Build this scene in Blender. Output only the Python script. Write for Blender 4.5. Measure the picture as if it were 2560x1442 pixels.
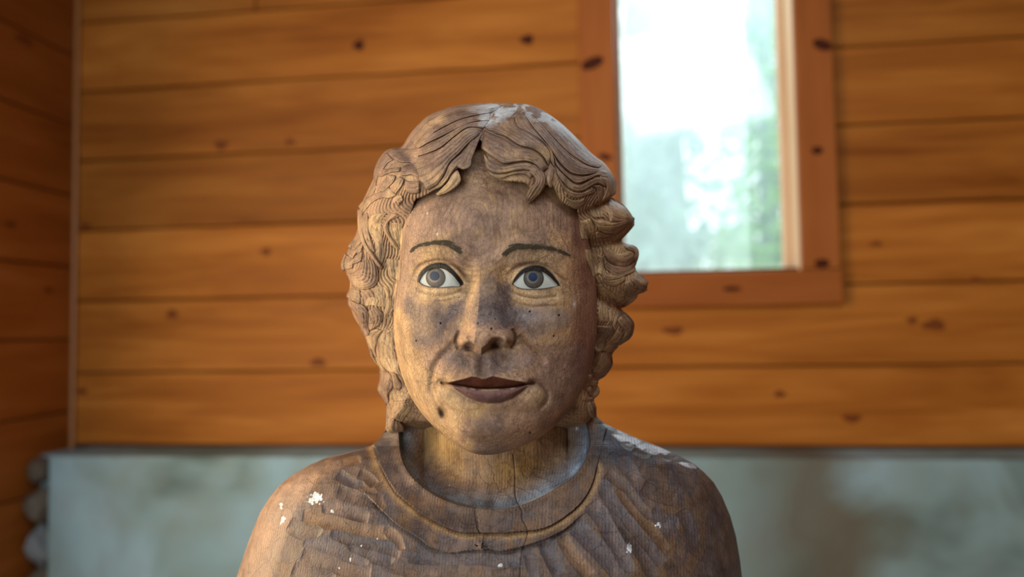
import bpy, bmesh, math, random
import numpy as np
from mathutils import Matrix, Vector

# ------------------------------------------------------------------ scene reset
for o in list(bpy.data.objects):
    bpy.data.objects.remove(o, do_unlink=True)
SC = bpy.context.scene
COL = SC.collection
rng = random.Random(7)

# ------------------------------------------------------------------ camera
F = 2000.0                                   # focal length in pixels of the 2560 x 1442 frame
CU, CV = 1280.0, 721.0
CAM = np.array([0.0, 0.0, 1.25])
def rot(yaw, tilt, roll):
    cy, sy = math.cos(yaw), math.sin(yaw); ct, st = math.cos(tilt), math.sin(tilt); cr, sr = math.cos(roll), math.sin(roll)
    return (np.array([[cy, -sy, 0], [sy, cy, 0], [0, 0, 1.]]) @ np.array([[1., 0, 0], [0, ct, -st], [0, st, ct]])
            @ np.array([[cr, 0, sr], [0, 1., 0], [-sr, 0, cr]]))
R = rot(math.radians(7.326), math.radians(3.042), math.radians(0.915))
cd = bpy.data.cameras.new('camera'); cam = bpy.data.objects.new('camera', cd); COL.objects.link(cam)
cd.sensor_width = 36.0; cd.lens = 36.0 * F / 2560.0; cd.clip_start = 0.01; cd.clip_end = 200
M4 = Matrix.Identity(4)
for i in range(3):
    M4[i][0] = R[i, 0]; M4[i][1] = R[i, 2]; M4[i][2] = -R[i, 1]; M4[i][3] = CAM[i]
cam.matrix_world = M4
SC.camera = cam
cd.dof.use_dof = True
cd.dof.focus_distance = 0.592
APERTURE = 0.0092                            # diameter in metres
cd.dof.aperture_fstop = cd.lens / 1000.0 / APERTURE

# ------------------------------------------------------------------ light
SC.view_settings.view_transform = 'Standard'; SC.view_settings.look = 'None'
SC.view_settings.gamma = 1.0; SC.view_settings.use_curve_mapping = False
SC.view_settings.exposure = -0.2
SC.cycles.max_bounces = 6; SC.cycles.diffuse_bounces = 3; SC.cycles.glossy_bounces = 2; SC.cycles.transmission_bounces = 4; SC.cycles.transparent_max_bounces = 8
W = bpy.data.worlds.new('overcast_sky'); SC.world = W; W.use_nodes = True
bg = W.node_tree.nodes['Background']
bg.inputs[0].default_value = (0.84, 0.96, 1.0, 1); bg.inputs[1].default_value = 2.1

def area(name, loc, target, sx, sy, power, col):
    l = bpy.data.lights.new(name, 'AREA'); l.shape = 'RECTANGLE'; l.size = sx; l.size_y = sy
    l.energy = power; l.color = col
    o = bpy.data.objects.new(name, l); COL.objects.link(o)
    o.location = loc
    o.rotation_euler = (Vector(target) - Vector(loc)).to_track_quat('-Z', 'Y').to_euler()
    return o
area('warm_side_light', (-1.30, 0.62, 1.42), (0.0, 0.62, 1.18), 0.5, 0.8, 31.0, (1.0, 0.70, 0.38))
area('window_daylight', (0.60, 2.30, 2.45), (0.0, 0.60, 1.2), 0.6, 0.6, 45.0, (0.72, 0.90, 1.0))
area('front_fill_light', (-0.75, -1.25, 1.45), (-0.25, 0.9, 1.35), 1.1, 1.6, 10.5, (0.90, 0.96, 1.0)).data.spread = 1.9  # added fill lamp behind the camera, at an unseen made-up opening
area('cool_top_fill', (0.35, -0.05, 2.55), (0.0, 0.62, 1.15), 0.8, 0.8, 22.0, (0.78, 0.89, 1.0))  # added cool overhead lamp; the ceiling above it is closed

# ------------------------------------------------------------------ helpers
def ray(u, v):
    return R @ np.array([(u - CU) / F, 1.0, -(v - CV) / F])
def unproj(u, v, z):
    u = np.asarray(u, float); v = np.asarray(v, float); z = np.asarray(z, float)
    c = np.stack([(u - CU) / F * z, z, -(v - CV) / F * z], -1)
    return c @ R.T + CAM
YW = 1.95                                   # back wall plane
def on_back(u, v, y=YW):
    d = ray(u, v); return CAM + d * (y / d[1])
XL = on_back(186, 560)[0]                    # left wall plane
def on_left(u, v, x=None):
    d = ray(u, v); return CAM + d * ((XL if x is None else x) / d[0])

def link(name, me, mat=None, parent=None):
    o = bpy.data.objects.new(name, me); COL.objects.link(o)
    if mat is not None and not me.materials: me.materials.append(mat)
    if parent is not None: o.parent = parent
    return o
def tag(o, label=None, cat=None, group=None, kind=None):
    if label: o['label'] = label
    if cat: o['category'] = cat
    if group: o['group'] = group
    if kind: o['kind'] = kind
    return o
def mesh_np(name, verts, quads, smooth=True, col=None, extra=None):
    verts = np.ascontiguousarray(verts, np.float32); quads = np.ascontiguousarray(quads, np.int32)
    me = bpy.data.meshes.new(name)
    k = quads.shape[1]
    me.vertices.add(len(verts)); me.vertices.foreach_set('co', verts.ravel())
    me.loops.add(quads.size); me.loops.foreach_set('vertex_index', quads.ravel())
    me.polygons.add(len(quads))
    me.polygons.foreach_set('loop_start', np.arange(0, quads.size, k, dtype=np.int32))
    me.polygons.foreach_set('use_smooth', np.full(len(quads), smooth))
    me.update(calc_edges=True); me.validate()
    if col is not None:
        a = me.color_attributes.new('tint', 'FLOAT_COLOR', 'POINT')
        c = np.ones((len(verts), 4), np.float32); c[:, :col.shape[1]] = col
        a.data.foreach_set('color', c.ravel())
    for kx, vals in (extra or {}).items():
        a = me.attributes.new(kx, 'FLOAT', 'POINT'); a.data.foreach_set('value', np.ascontiguousarray(vals, np.float32))
    return me
def grid_quads(nr, nc, wrap=False, flip=False):
    r = np.arange(nr - 1)[:, None]; c = np.arange(nc if wrap else nc - 1)[None, :]
    c1 = (c + 1) % nc
    q = np.stack([r * nc + c, r * nc + c1, (r + 1) * nc + c1, (r + 1) * nc + c], -1).reshape(-1, 4)
    return q[:, ::-1] if flip else q
def box_bm(bm, x0, x1, y0, y1, z0, z1, bev=0.0):
    r = bmesh.ops.create_cube(bm, size=1.0)
    for v in r['verts']:
        v.co = Vector(((x0 + x1) / 2 + v.co.x * (x1 - x0), (y0 + y1) / 2 + v.co.y * (y1 - y0), (z0 + z1) / 2 + v.co.z * (z1 - z0)))
    if bev > 0:
        es = list({e for v in r['verts'] for e in v.link_edges})
        bmesh.ops.bevel(bm, geom=es, offset=bev, segments=2, affect='EDGES', profile=0.5)
def box(name, b, mat, parent=None, bev=0.0):
    bm = bmesh.new(); box_bm(bm, *b, bev=bev)
    me = bpy.data.meshes.new(name); bm.to_mesh(me); bm.free()
    return link(name, me, mat, parent)

def _hash(ix, iy, iz, s):
    h = (ix * 374761393 + iy * 668265263 + iz * 2147483647 + s * 974634777) & 0xffffffff
    h = ((h ^ (h >> 13)) * 1274126177) & 0xffffffff
    return ((h ^ (h >> 16)) & 0xffff) / 65535.0
def vnoise(x, y, z=0.0, s=0):
    x = np.asarray(x, float); y = np.asarray(y, float); z = np.zeros_like(x) + z
    ix, iy, iz = np.floor(x).astype(np.int64), np.floor(y).astype(np.int64), np.floor(z).astype(np.int64)
    fx, fy, fz = x - ix, y - iy, z - iz
    fx, fy, fz = (t * t * (3 - 2 * t) for t in (fx, fy, fz))
    out = 0
    for a in (0, 1):
        wa = fx if a else 1 - fx
        for b in (0, 1):
            wb = fy if b else 1 - fy
            out = out + wa * wb * (_hash(ix + a, iy + b, iz, s) * (1 - fz) + _hash(ix + a, iy + b, iz + 1, s) * fz)
    return out
def fnoise(x, y, s=0, oct=4):
    t, a, n = 0, .5, 0
    for k in range(oct):
        t = t + a * vnoise(x * 2 ** k, y * 2 ** k, .37 * k, s + k); n += a; a *= .5
    return t / n
def sst(a, b, x):
    t = np.clip((x - a) / (b - a), 0, 1); return t * t * (3 - 2 * t)
def gauss(u, v, cu, cv, su, sv, rotd=0):
    du, dv = u - cu, v - cv
    if rotd:
        c, s = math.cos(math.radians(rotd)), math.sin(math.radians(rotd)); du, dv = c * du + s * dv, -s * du + c * dv
    return np.exp(-(du / su) ** 2 - (dv / sv) ** 2)
def spline(pts, n=40, closed=False):
    p = np.array(pts, float); m = len(p)
    out = []
    segs = m if closed else m - 1
    per = max(2, int(round(n / segs)))
    for i in range(segs):
        if closed: a, b, c, d = p[(i - 1) % m], p[i], p[(i + 1) % m], p[(i + 2) % m]
        else: a, b, c, d = p[max(i - 1, 0)], p[i], p[i + 1], p[min(i + 2, m - 1)]
        t = np.linspace(0, 1, per, endpoint=False)[:, None]
        out.append(.5 * ((2 * b) + (c - a) * t + (2 * a - 5 * b + 4 * c - d) * t ** 2 + (3 * b - 3 * c + d - a) * t ** 3))
    if not closed: out.append(p[-1:])
    return np.concatenate(out)
def pdist(u, v, poly, maxd=1e9, closed=False):
    """unsigned distance to polyline, side (sign) and parameter 0..1; evaluated only near it"""
    P = np.asarray(poly, float)
    if closed: P = np.vstack([P, P[:1]])
    d = np.full(u.shape, 1e6); side = np.zeros(u.shape); par = np.zeros(u.shape)
    m = (u > P[:, 0].min() - maxd) & (u < P[:, 0].max() + maxd) & (v > P[:, 1].min() - maxd) & (v < P[:, 1].max() + maxd)
    if not m.any(): return d, side, par
    uu, vv = u[m], v[m]; best = np.full(uu.shape, 1e12); sd = np.zeros(uu.shape); pr = np.zeros(uu.shape)
    n = len(P) - 1
    for i in range(n):
        a, b = P[i], P[i + 1]; e = b - a; L = e @ e + 1e-9
        t = np.clip(((uu - a[0]) * e[0] + (vv - a[1]) * e[1]) / L, 0, 1)
        dx, dy = uu - a[0] - t * e[0], vv - a[1] - t * e[1]
        q = dx * dx + dy * dy; k = q < best
        best = np.where(k, q, best); sd = np.where(k, np.sign(e[0] * dy - e[1] * dx), sd); pr = np.where(k, (i + t) / n, pr)
    d[m] = np.sqrt(best); side[m] = sd; par[m] = pr
    return d, side, par
def inside(u, v, poly):
    P = np.asarray(poly, float); r = np.zeros(u.shape, bool)
    m = (u > P[:, 0].min()) & (u < P[:, 0].max()) & (v > P[:, 1].min()) & (v < P[:, 1].max())
    uu, vv = u[m], v[m]; k = np.zeros(uu.shape, bool); j = len(P) - 1
    for i in range(len(P)):
        a, b = P[i], P[j]
        c = ((a[1] > vv) != (b[1] > vv)) & (uu < (b[0] - a[0]) * (vv - a[1]) / (b[1] - a[1] + 1e-12) + a[0])
        k ^= c; j = i
    r[m] = k; return r
def sdf(u, v, poly, maxd=60):
    """positive inside the closed polygon"""
    d, _, _ = pdist(u, v, poly, maxd, True)
    ins = inside(u, v, poly)
    return np.where(ins, np.minimum(d, 1e5), -d)
def crease(u, v, pts, w, depth, n=40, taper=True):
    d, s, t = pdist(u, v, spline(pts, n), w * 4)
    a = np.sin(np.pi * np.clip(t, 0, 1)) ** .5 if taper else 1.0
    return -depth * a * np.exp(-(d / w) ** 2)

# ------------------------------------------------------------------ material tools
class NT:
    def __init__(s, name):
        s.m = bpy.data.materials.new(name); s.m.use_nodes = True; s.t = s.m.node_tree; s.t.nodes.clear()
        s.out = s.n('ShaderNodeOutputMaterial')
    def n(s, typ, **kw):
        x = s.t.nodes.new(typ)
        for k, v in kw.items(): setattr(x, k, v)
        return x
    def l(s, a, b): s.t.links.new(a, b)
    def put(s, sock, v):
        if hasattr(v, 'is_output') or isinstance(v, bpy.types.NodeSocket): s.l(v, sock)
        else: sock.default_value = v
    def math(s, op, a, b=0.0, c=0.0, clamp=False):
        x = s.n('ShaderNodeMath', operation=op, use_clamp=clamp)
        for i, v in enumerate((a, b, c)): s.put(x.inputs[i], v)
        return x.outputs[0]
    def mix(s, f, a, b, mode='MIX'):
        x = s.n('ShaderNodeMix', data_type='RGBA', blend_type=mode); s.put(x.inputs[0], f); s.put(x.inputs[6], a); s.put(x.inputs[7], b)
        return x.outputs[2]
    def ramp(s, f, stops):
        x = s.n('ShaderNodeValToRGB'); e = x.color_ramp.elements
        while len(e) < len(stops): e.new(.5)
        for k, (p, c) in enumerate(stops): e[k].position = p; e[k].color = tuple(c) + ((1,) if len(c) == 3 else ())
        s.put(x.inputs[0], f); return x.outputs[0]
    def mr(s, f, a, b, c=0.0, d=1.0):
        x = s.n('ShaderNodeMapRange', clamp=True); s.put(x.inputs[0], f)
        for i, v in enumerate((a, b, c, d)): s.put(x.inputs[1 + i], v)
        return x.outputs[0]
    def noise(s, vec, scale, detail=3.0, rough=.5, dist=0.0):
        x = s.n('ShaderNodeTexNoise'); s.put(x.inputs['Vector'], vec)
        x.inputs['Scale'].default_value = scale; x.inputs['Detail'].default_value = detail
        x.inputs['Roughness'].default_value = rough; x.inputs['Distortion'].default_value = dist
        return x.outputs[0]
    def scale(s, vec, sc, loc=(0, 0, 0)):
        x = s.n('ShaderNodeMapping'); s.put(x.inputs[0], vec); x.inputs['Scale'].default_value = sc; x.inputs['Location'].default_value = loc
        return x.outputs[0]
    def bsdf(s, col, rough=.5, spec=.5, normal=None):
        b = s.n('ShaderNodeBsdfPrincipled'); s.put(b.inputs['Base Color'], col); s.put(b.inputs['Roughness'], rough)
        b.inputs['Specular IOR Level'].default_value = spec
        if normal is not None: s.l(normal, b.inputs['Normal'])
        s.l(b.outputs[0], s.out.inputs[0]); return b
    def bump(s, h, strength=.5, dist=.001, prev=None):
        x = s.n('ShaderNodeBump'); x.inputs['Strength'].default_value = strength; x.inputs['Distance'].default_value = dist
        s.put(x.inputs['Height'], h)
        if prev is not None: s.l(prev, x.inputs['Normal'])
        return x.outputs[0]

def plank_mat(name, axis, lo, mid, hi, rough=.42):
    t = NT(name); tc = t.n('ShaderNodeTexCoord').outputs['Object']; oi = t.n('ShaderNodeObjectInfo')
    off = t.n('ShaderNodeVectorMath', operation='MULTIPLY_ADD'); t.l(oi.outputs['Random'], off.inputs[0])
    off.inputs[1].default_value = (7.3, 5.1, 9.7); t.l(tc, off.inputs[2]); p = off.outputs[0]
    s = [26, 26, 26]; s[axis] = 1.6
    g1 = t.noise(t.scale(p, s), 1.0, 4, .6, 1.2)
    s2 = [7, 7, 7]; s2[axis] = 1.4
    g2 = t.noise(t.scale(p, s2), 1.0, 3, .55, .8)
    f = t.math('ADD', t.math('MULTIPLY', g1, .45), t.math('MULTIPLY', g2, .55))
    c = t.ramp(f, [(.30, lo), (.5, mid), (.70, hi)])
    v = t.mr(oi.outputs['Random'], 0, 1, .80, 1.12)
    c = t.mix(1.0, c, t.n('ShaderNodeCombineColor').outputs[0], 'MULTIPLY')
    cc = [n for n in t.t.nodes if n.bl_idname == 'ShaderNodeCombineColor'][0]
    for i in range(3): t.l(v, cc.inputs[i])
    t.bsdf(c, t.mr(g1, .3, .7, rough + .05, rough + .2), .10, t.bump(g1, .25, .002))
    return t.m
def flat_mat(name, col, rough=.5, spec=.4, var=.15, scale=60.0, bump=.0):
    t = NT(name); tc = t.n('ShaderNodeTexCoord').outputs['Object']
    g = t.noise(tc, scale, 3, .6)
    c = t.mix(g, tuple(x * (1 - var) for x in col) + (1,), tuple(min(1, x * (1 + var)) for x in col) + (1,))
    t.bsdf(c, rough, spec, t.bump(g, bump, .002) if bump else None)
    return t.m

M_plank = plank_mat('pine_panelling', 0, (.17, .046, .005), (.29, .096, .013), (.42, .163, .029))
M_plank_l = plank_mat('pine_panelling_side', 1, (.17, .045, .006), (.25, .075, .011), (.31, .105, .022))
M_casing = plank_mat('pine_casing_upright', 2, (.20, .055, .010), (.27, .080, .015), (.33, .11, .027))
M_casing_h = plank_mat('pine_casing_level', 0, (.20, .055, .010), (.27, .080, .015), (.33, .11, .027))
M_jamb = plank_mat('pale_pine_reveal', 2, (.60, .38, .22), (.68, .46, .29), (.75, .55, .38), .5)
M_knot = flat_mat('dark_knot', (.045, .010, .004), .7, .08, .3, 300)
M_knot2 = flat_mat('brown_knot', (.13, .034, .007), .6, .1, .3, 300)
M_dark = flat_mat('shadow_gap_wood', (.05, .02, .008), .8, .2)
M_bead = flat_mat('corner_bead_pine', (.26, .105, .028), .45)

# ------------------------------------------------------------------ room
PW = 0.096339 * YW                                    # plank pitch
Z_TOP = CAM[2] + 0.43464 * YW                # height of the first joint seen on the back wall
X_R = 2.0
wall = box('wall_back', (XL - .25, X_R + .1, YW + .022, YW + .10, 0, 2.7), M_dark); tag(wall, kind='structure')
# window opening
wl = on_back(1543, 330)[0]; wr = on_back(1992, 330)[0]; wb = on_back(1770, 672)[2]
wt = 2.45
bpy.data.objects.remove(wall)
wall = bpy.data.objects.new('wall_back', None); COL.objects.link(wall); tag(wall, kind='structure')
for b in ((XL - .25, wl, 0, 2.7), (wr, X_R + .1, 0, 2.7), (wl, wr, 0, wb), (wl, wr, wt, 2.7)):
    box('backing', (b[0], b[1], YW + .022, YW + .12, b[2], b[3]), M_dark, wall)
def plank(parent, x0, x1, z0, z1, mat=M_plank, y=YW):
    return box('plank', (x0, x1, y, y + .022, z0 + .0018, z1 - .0018), mat, parent, .004)
planks = []
zs = [Z_TOP + PW * k for k in range(-6, 5)]
joint = {0: on_back(638, 10)[0]}
for k in range(-6, 4):
    z0, z1 = Z_TOP + PW * k, Z_TOP + PW * (k + 1)
    spans = [(XL, X_R)]
    if z1 > wb + .005 and z0 < wt: spans = [(XL, wl - .002), (wr + .002, X_R)]
    if k in joint: spans = [(XL, joint[k] - .001), (joint[k] + .001, spans[0][1])] + spans[1:]
    for a, b in spans: planks.append((a, b, z0, z1, plank(wall, a, b, z0, max(z0 + .03, z1))))
def knot(u, v, ru, rv, mat=None, left=False, y=YW):
    P = on_left(u, v) if left else on_back(u, v, y)
    host = None
    for a, b, z0, z1, o in (lplanks if left else planks):
        if z0 <= P[2] <= z1 and (left or a <= P[0] <= b): host = o
    if host is None: return
    px = (CAM[1] * 0 + (P[1] if not left else P[1])) / F
    n = 20; bm = bmesh.new(); vs = []
    for i in range(n):
        a = 2 * math.pi * i / n; k = 1 + .15 * math.sin(3 * a + u)
        if left: vs.append(bm.verts.new((XL + .0006, P[1] + ru * px * k * math.cos(a) * 4, P[2] + rv * px * k * math.sin(a))))
        else: vs.append(bm.verts.new((P[0] + ru * px * k * math.cos(a), y - .0006, P[2] + rv * px * k * math.sin(a))))
    f = bm.faces.new(vs)
    r = bmesh.ops.extrude_face_region(bm, geom=[f])
    for g in r['geom']:
        if isinstance(g, bmesh.types.BMVert):
            if left: g.co.x -= .002
            else: g.co.y += .002
    bmesh.ops.recalc_face_normals(bm, faces=bm.faces)
    me = bpy.data.meshes.new('knot'); bm.to_mesh(me); bm.free()
    link('knot', me, mat or M_knot2, host)
for a in ((897, 113, 15, 14, M_knot), (1318, 99, 17, 13, M_knot), (665, 629, 14, 10), (553, 362, 20, 13), (725, 355, 15, 9), (430, 785, 16, 12),
          (795, 906, 22, 11), (215, 565, 15, 9), (205, 978, 16, 8, M_knot2), (2335, 812, 26, 13), (1683, 826, 26, 10), (2440, 700, 14, 7), (1950, 985, 14, 8), (2130, 1045, 22, 9),
          (2190, 610, 16, 6), (2280, 800, 12, 8)):
    knot(*a)
# left wall
lwall = box('wall_left', (XL - .12, XL - .0222, 1.0, YW + .12, 0, 2.7), M_dark); tag(lwall, kind='structure')
lz = [on_left(80, v)[2] for v in (275, 467, 656, 850)]
lp = (lz[0] - lz[3]) / 3; lplanks = []
for k in range(-7, 6):
    z1 = lz[0] + lp * (k + 1); z0 = z1 - lp
    if z1 < 0.05: continue
    o = box('plank', (XL - .022, XL, 1.0, YW, max(z0, 0) + .0018, z1 - .0018), M_plank_l, lwall, .004); lplanks.append((0, 0, z0, z1, o))
for a in ((60, 100, 9, 12, M_knot2, True), (25, 560, 6, 8, M_knot2, True), (120, 725, 4, 7, M_knot2, True)): knot(*a)
bead = box('trim_1', (XL, XL + .014, YW - .014, YW, .30, 2.65), M_bead, None, .005); tag(bead, kind='structure')

# window casing, reveal, panes
def wbox(name, u0, u1, v0, v1, mat, par, y0=YW - .022, y1=YW, bev=.004):
    a, b = on_back(u0, v0, y0), on_back(u1, v1, y0)
    return box(name, (a[0], b[0], y0, y1, b[2], a[2]), mat, par, bev)
win = bpy.data.objects.new('window_1', None); COL.objects.link(win); tag(win, kind='structure')
yf = YW - .022
cl0, cl1 = on_back(1452, 380, yf)[0], on_back(1541, 330, yf)[0]
cr0, cr1 = on_back(1994, 330, yf)[0], on_back(2094, 400, yf)[0]
cb0, cb1 = on_back(1800, 765, yf)[2], on_back(1800, 679, yf)[2]
casL = box('casing_board', (cl0, cl1, yf, YW, cb1 + .001, 2.55), M_casing, win, .004)
casR = box('casing_board', (cr0, cr1, yf, YW, cb1 + .001, 2.55), M_casing, win, .004)
casB = box('casing_board', (cl0, cr1 + .003, yf, YW, cb0, cb1), M_casing_h, win, .004)
yb = YW + .12
box('jamb', (cr0, cr0 + .012, YW, yb + .0, cb1, 2.5), M_jamb, win)
box('jamb', (cl1 - .012, cl1, YW, yb, cb1, 2.5), M_jamb, win)
box('sill', (cl1, cr0, YW - .001, yb, cb1 - .014, cb1), M_jamb, win, .002)
for b, nm in (((cr0 - .016, cr0, yb - .03, yb, cb1, 2.5), 'sash_stile'), ((cl1, cl1 + .016, yb - .03, yb, cb1, 2.5), 'sash_stile'), ((cl1 + .016, cr0 - .016, yb - .03, yb, cb1, cb1 + .014), 'sash_rail')):
    box(nm, b, M_jamb, win, .002)
def pane_mat(name, film, col):
    t = NT(name); tc = t.n('ShaderNodeTexCoord').outputs['Object']
    g = t.noise(t.scale(tc, (9, 9, 4)), 1.0, 4, .6)
    tr = t.n('ShaderNodeBsdfTransparent'); tl = t.n('ShaderNodeBsdfTranslucent'); tl.inputs[0].default_value = col
    gl = t.n('ShaderNodeBsdfGlossy'); gl.inputs['Roughness'].default_value = .05
    m1 = t.n('ShaderNodeMixShader'); t.put(m1.inputs[0], t.mr(g, .3, .7, film * .8, film * 1.2)); t.l(tr.outputs[0], m1.inputs[1]); t.l(tl.outputs[0], m1.inputs[2])
    m2 = t.n('ShaderNodeMixShader'); m2.inputs[0].default_value = .04; t.l(m1.outputs[0], m2.inputs[1]); t.l(gl.outputs[0], m2.inputs[2])
    t.l(m2.outputs[0], t.out.inputs[0]); return t.m
xm = on_back(1866, 300, yb - .015)[0]
tag(box('pane', (cl1 + .016, xm, yb - .017, yb - .013, cb1 + .014, 2.5), pane_mat('dusty_glass', .20, (.85, .97, .97, 1)), win), label='wide dusty pane with a pale film')
tag(box('pane', (xm, cr0 - .016, yb - .017, yb - .013, cb1 + .014, 2.5), pane_mat('clear_glass', .10, (.80, .95, .95, 1)), win), label='narrow clearer pane beside the right jamb')
def cknot(u, v, ru, rv, host, ang=0):
    P = on_back(u, v, yf); px = P[1] / F; n = 18; bm = bmesh.new(); vs = []; c, s = math.cos(ang), math.sin(ang)
    for i in range(n):
        a = 2 * math.pi * i / n; x, z = ru * px * math.cos(a), rv * px * math.sin(a)
        vs.append(bm.verts.new((P[0] + c * x - s * z, yf - .0006, P[2] + s * x + c * z)))
    f = bm.faces.new(vs); r = bmesh.ops.extrude_face_region(bm, geom=[f])
    for g in r['geom']:
        if isinstance(g, bmesh.types.BMVert): g.co.y += .002
    bmesh.ops.recalc_face_normals(bm, faces=bm.faces)
    me = bpy.data.meshes.new('knot'); bm.to_mesh(me); bm.free(); link('knot', me, M_knot, host)
cknot(1481, 158, 30, 15, casL, .35); cknot(2056, 112, 24, 14, casR, -.4); cknot(2043, 376, 14, 10, casR); cknot(2055, 658, 18, 11, casR); cknot(1830, 722, 22, 6, casB)
cknot(1513, 392, 18, 8, casL, -.3)

# plastered plinth below the panelling
def plaster_mat():
    t = NT('worn_plaster'); tc = t.n('ShaderNodeTexCoord').outputs['Object']
    a = t.noise(tc, 3.2, 3, .55, .6); b = t.noise(t.scale(tc, (1, 1, 1), (3, 1, 5)), 9, 4, .6)
    c = t.ramp(a, [(.30, (.09, .12, .105)), (.45, (.175, .25, .25)), (.62, (.225, .33, .37)), (.8, (.255, .375, .42))])
    c = t.mix(t.mr(b, .45, .75, 0, .35), c, (.19, .19, .15, 1))
    # broad brown damp stain
    sx = t.n('ShaderNodeSeparateXYZ'); t.l(tc, sx.inputs[0])
    st = on_back(2060, 1300)[0]
    d = t.math('ABSOLUTE', t.math('SUBTRACT', t.math('ADD', sx.outputs[0], t.math('MULTIPLY', t.math('SUBTRACT', a, .5), .35)), st - .06))
    c = t.mix(t.mr(d, .03, .17, .85, 0), c, (.11, .095, .065, 1))
    t.bsdf(c, .9, .15, t.bump(b, .4, .004)); return t.m
M_plaster = plaster_mat()
zl = Z_TOP - 6 * PW - .004
yp = on_left(66, 1250)[1]
px0 = on_back(118, 1300, yp)[0]
pl = box('wall_plinth', (px0, X_R, yp, YW + .1, 0, zl), M_plaster, None, .006); tag(pl, kind='structure')
box('shadow_gap', (XL, X_R, YW - .004, YW + .02, zl, zl + .008), M_dark, pl)  # dark strip painted as the shade line under the lowest planks
box('core', (XL, px0, yp + .05, YW + .1, 0, zl - .004), M_plaster, pl)
M_stone = flat_mat('rough_fieldstone', (.10, .085, .065), .9, .2, .6, 40, .8)
M_stone2 = flat_mat('grey_fieldstone', (.16, .18, .19), .9, .2, .5, 40, .8)
r2 = random.Random(3)
for k, (v, h) in enumerate(((1178, .060), (1268, .085), (1370, .090), (1470, .09), (1560, .09), (1650, .1))):
    bm = bmesh.new(); bmesh.ops.create_icosphere(bm, subdivisions=2, radius=1.0)
    zc = on_back(95, v, yp)[2]
    for q in bm.verts:
        n = 1 + .22 * math.sin(4 * q.co.x + k) * math.cos(3 * q.co.z + 2 * k) + .1 * math.sin(7 * q.co.y + k)
        q.co = Vector(((XL + px0) / 2 + q.co.x * (px0 - XL) * .62 * n, yp + .022 + q.co.y * .04 * n, zc + q.co.z * h * .5 * n))
    me = bpy.data.meshes.new('stone'); bm.to_mesh(me); bm.free()
    link('stone', me, M_stone2 if k in (2, 4) else M_stone, pl)

rwall = box('wall_right_unseen', (X_R, X_R + .1, -1.2, YW + .12, 0, 2.7), M_dark); tag(rwall, kind='structure')  # unseen wall, added to block ambient light from the right
for k in range(15):
    box('plank', (X_R - .022, X_R, -1.2, YW, k * .18 + .002, k * .18 + .178), M_plank_l, rwall, .004)
fwall = bpy.data.objects.new('wall_front_unseen', None); COL.objects.link(fwall); tag(fwall, kind='structure')  # unseen wall with an opening, added to lower the ambient light
for k in range(15):
    z0, z1 = k * .18 + .002, k * .18 + .178
    for a, b in (((-1.4, -1.35), (-.15, X_R)) if z0 < 2.1 else ((-1.4, X_R),)):
        box('plank', (a, b, -1.22, -1.198, z0, z1), M_plank, fwall, .004)
M_floor = plank_mat('floor_boards', 1, (.16, .09, .045), (.22, .13, .07), (.28, .17, .09), .6)
fl = bpy.data.objects.new('floor', None); COL.objects.link(fl); tag(fl, kind='structure')
for k in range(24):
    x0 = XL - .1 + k * .14
    if x0 > X_R: break
    box('floor_board', (x0, x0 + .137, -1.2, YW + .1, -.03, 0), M_floor, fl, .003)
ce = bpy.data.objects.new('ceiling', None); COL.objects.link(ce); tag(ce, kind='structure')
for k in range(24):
    x0 = XL - .1 + k * .15
    if x0 > X_R: break
    box('ceiling_board', (x0, x0 + .147, -1.2, YW + .1, 2.70, 2.72), M_plank_l, ce, .003)

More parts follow.
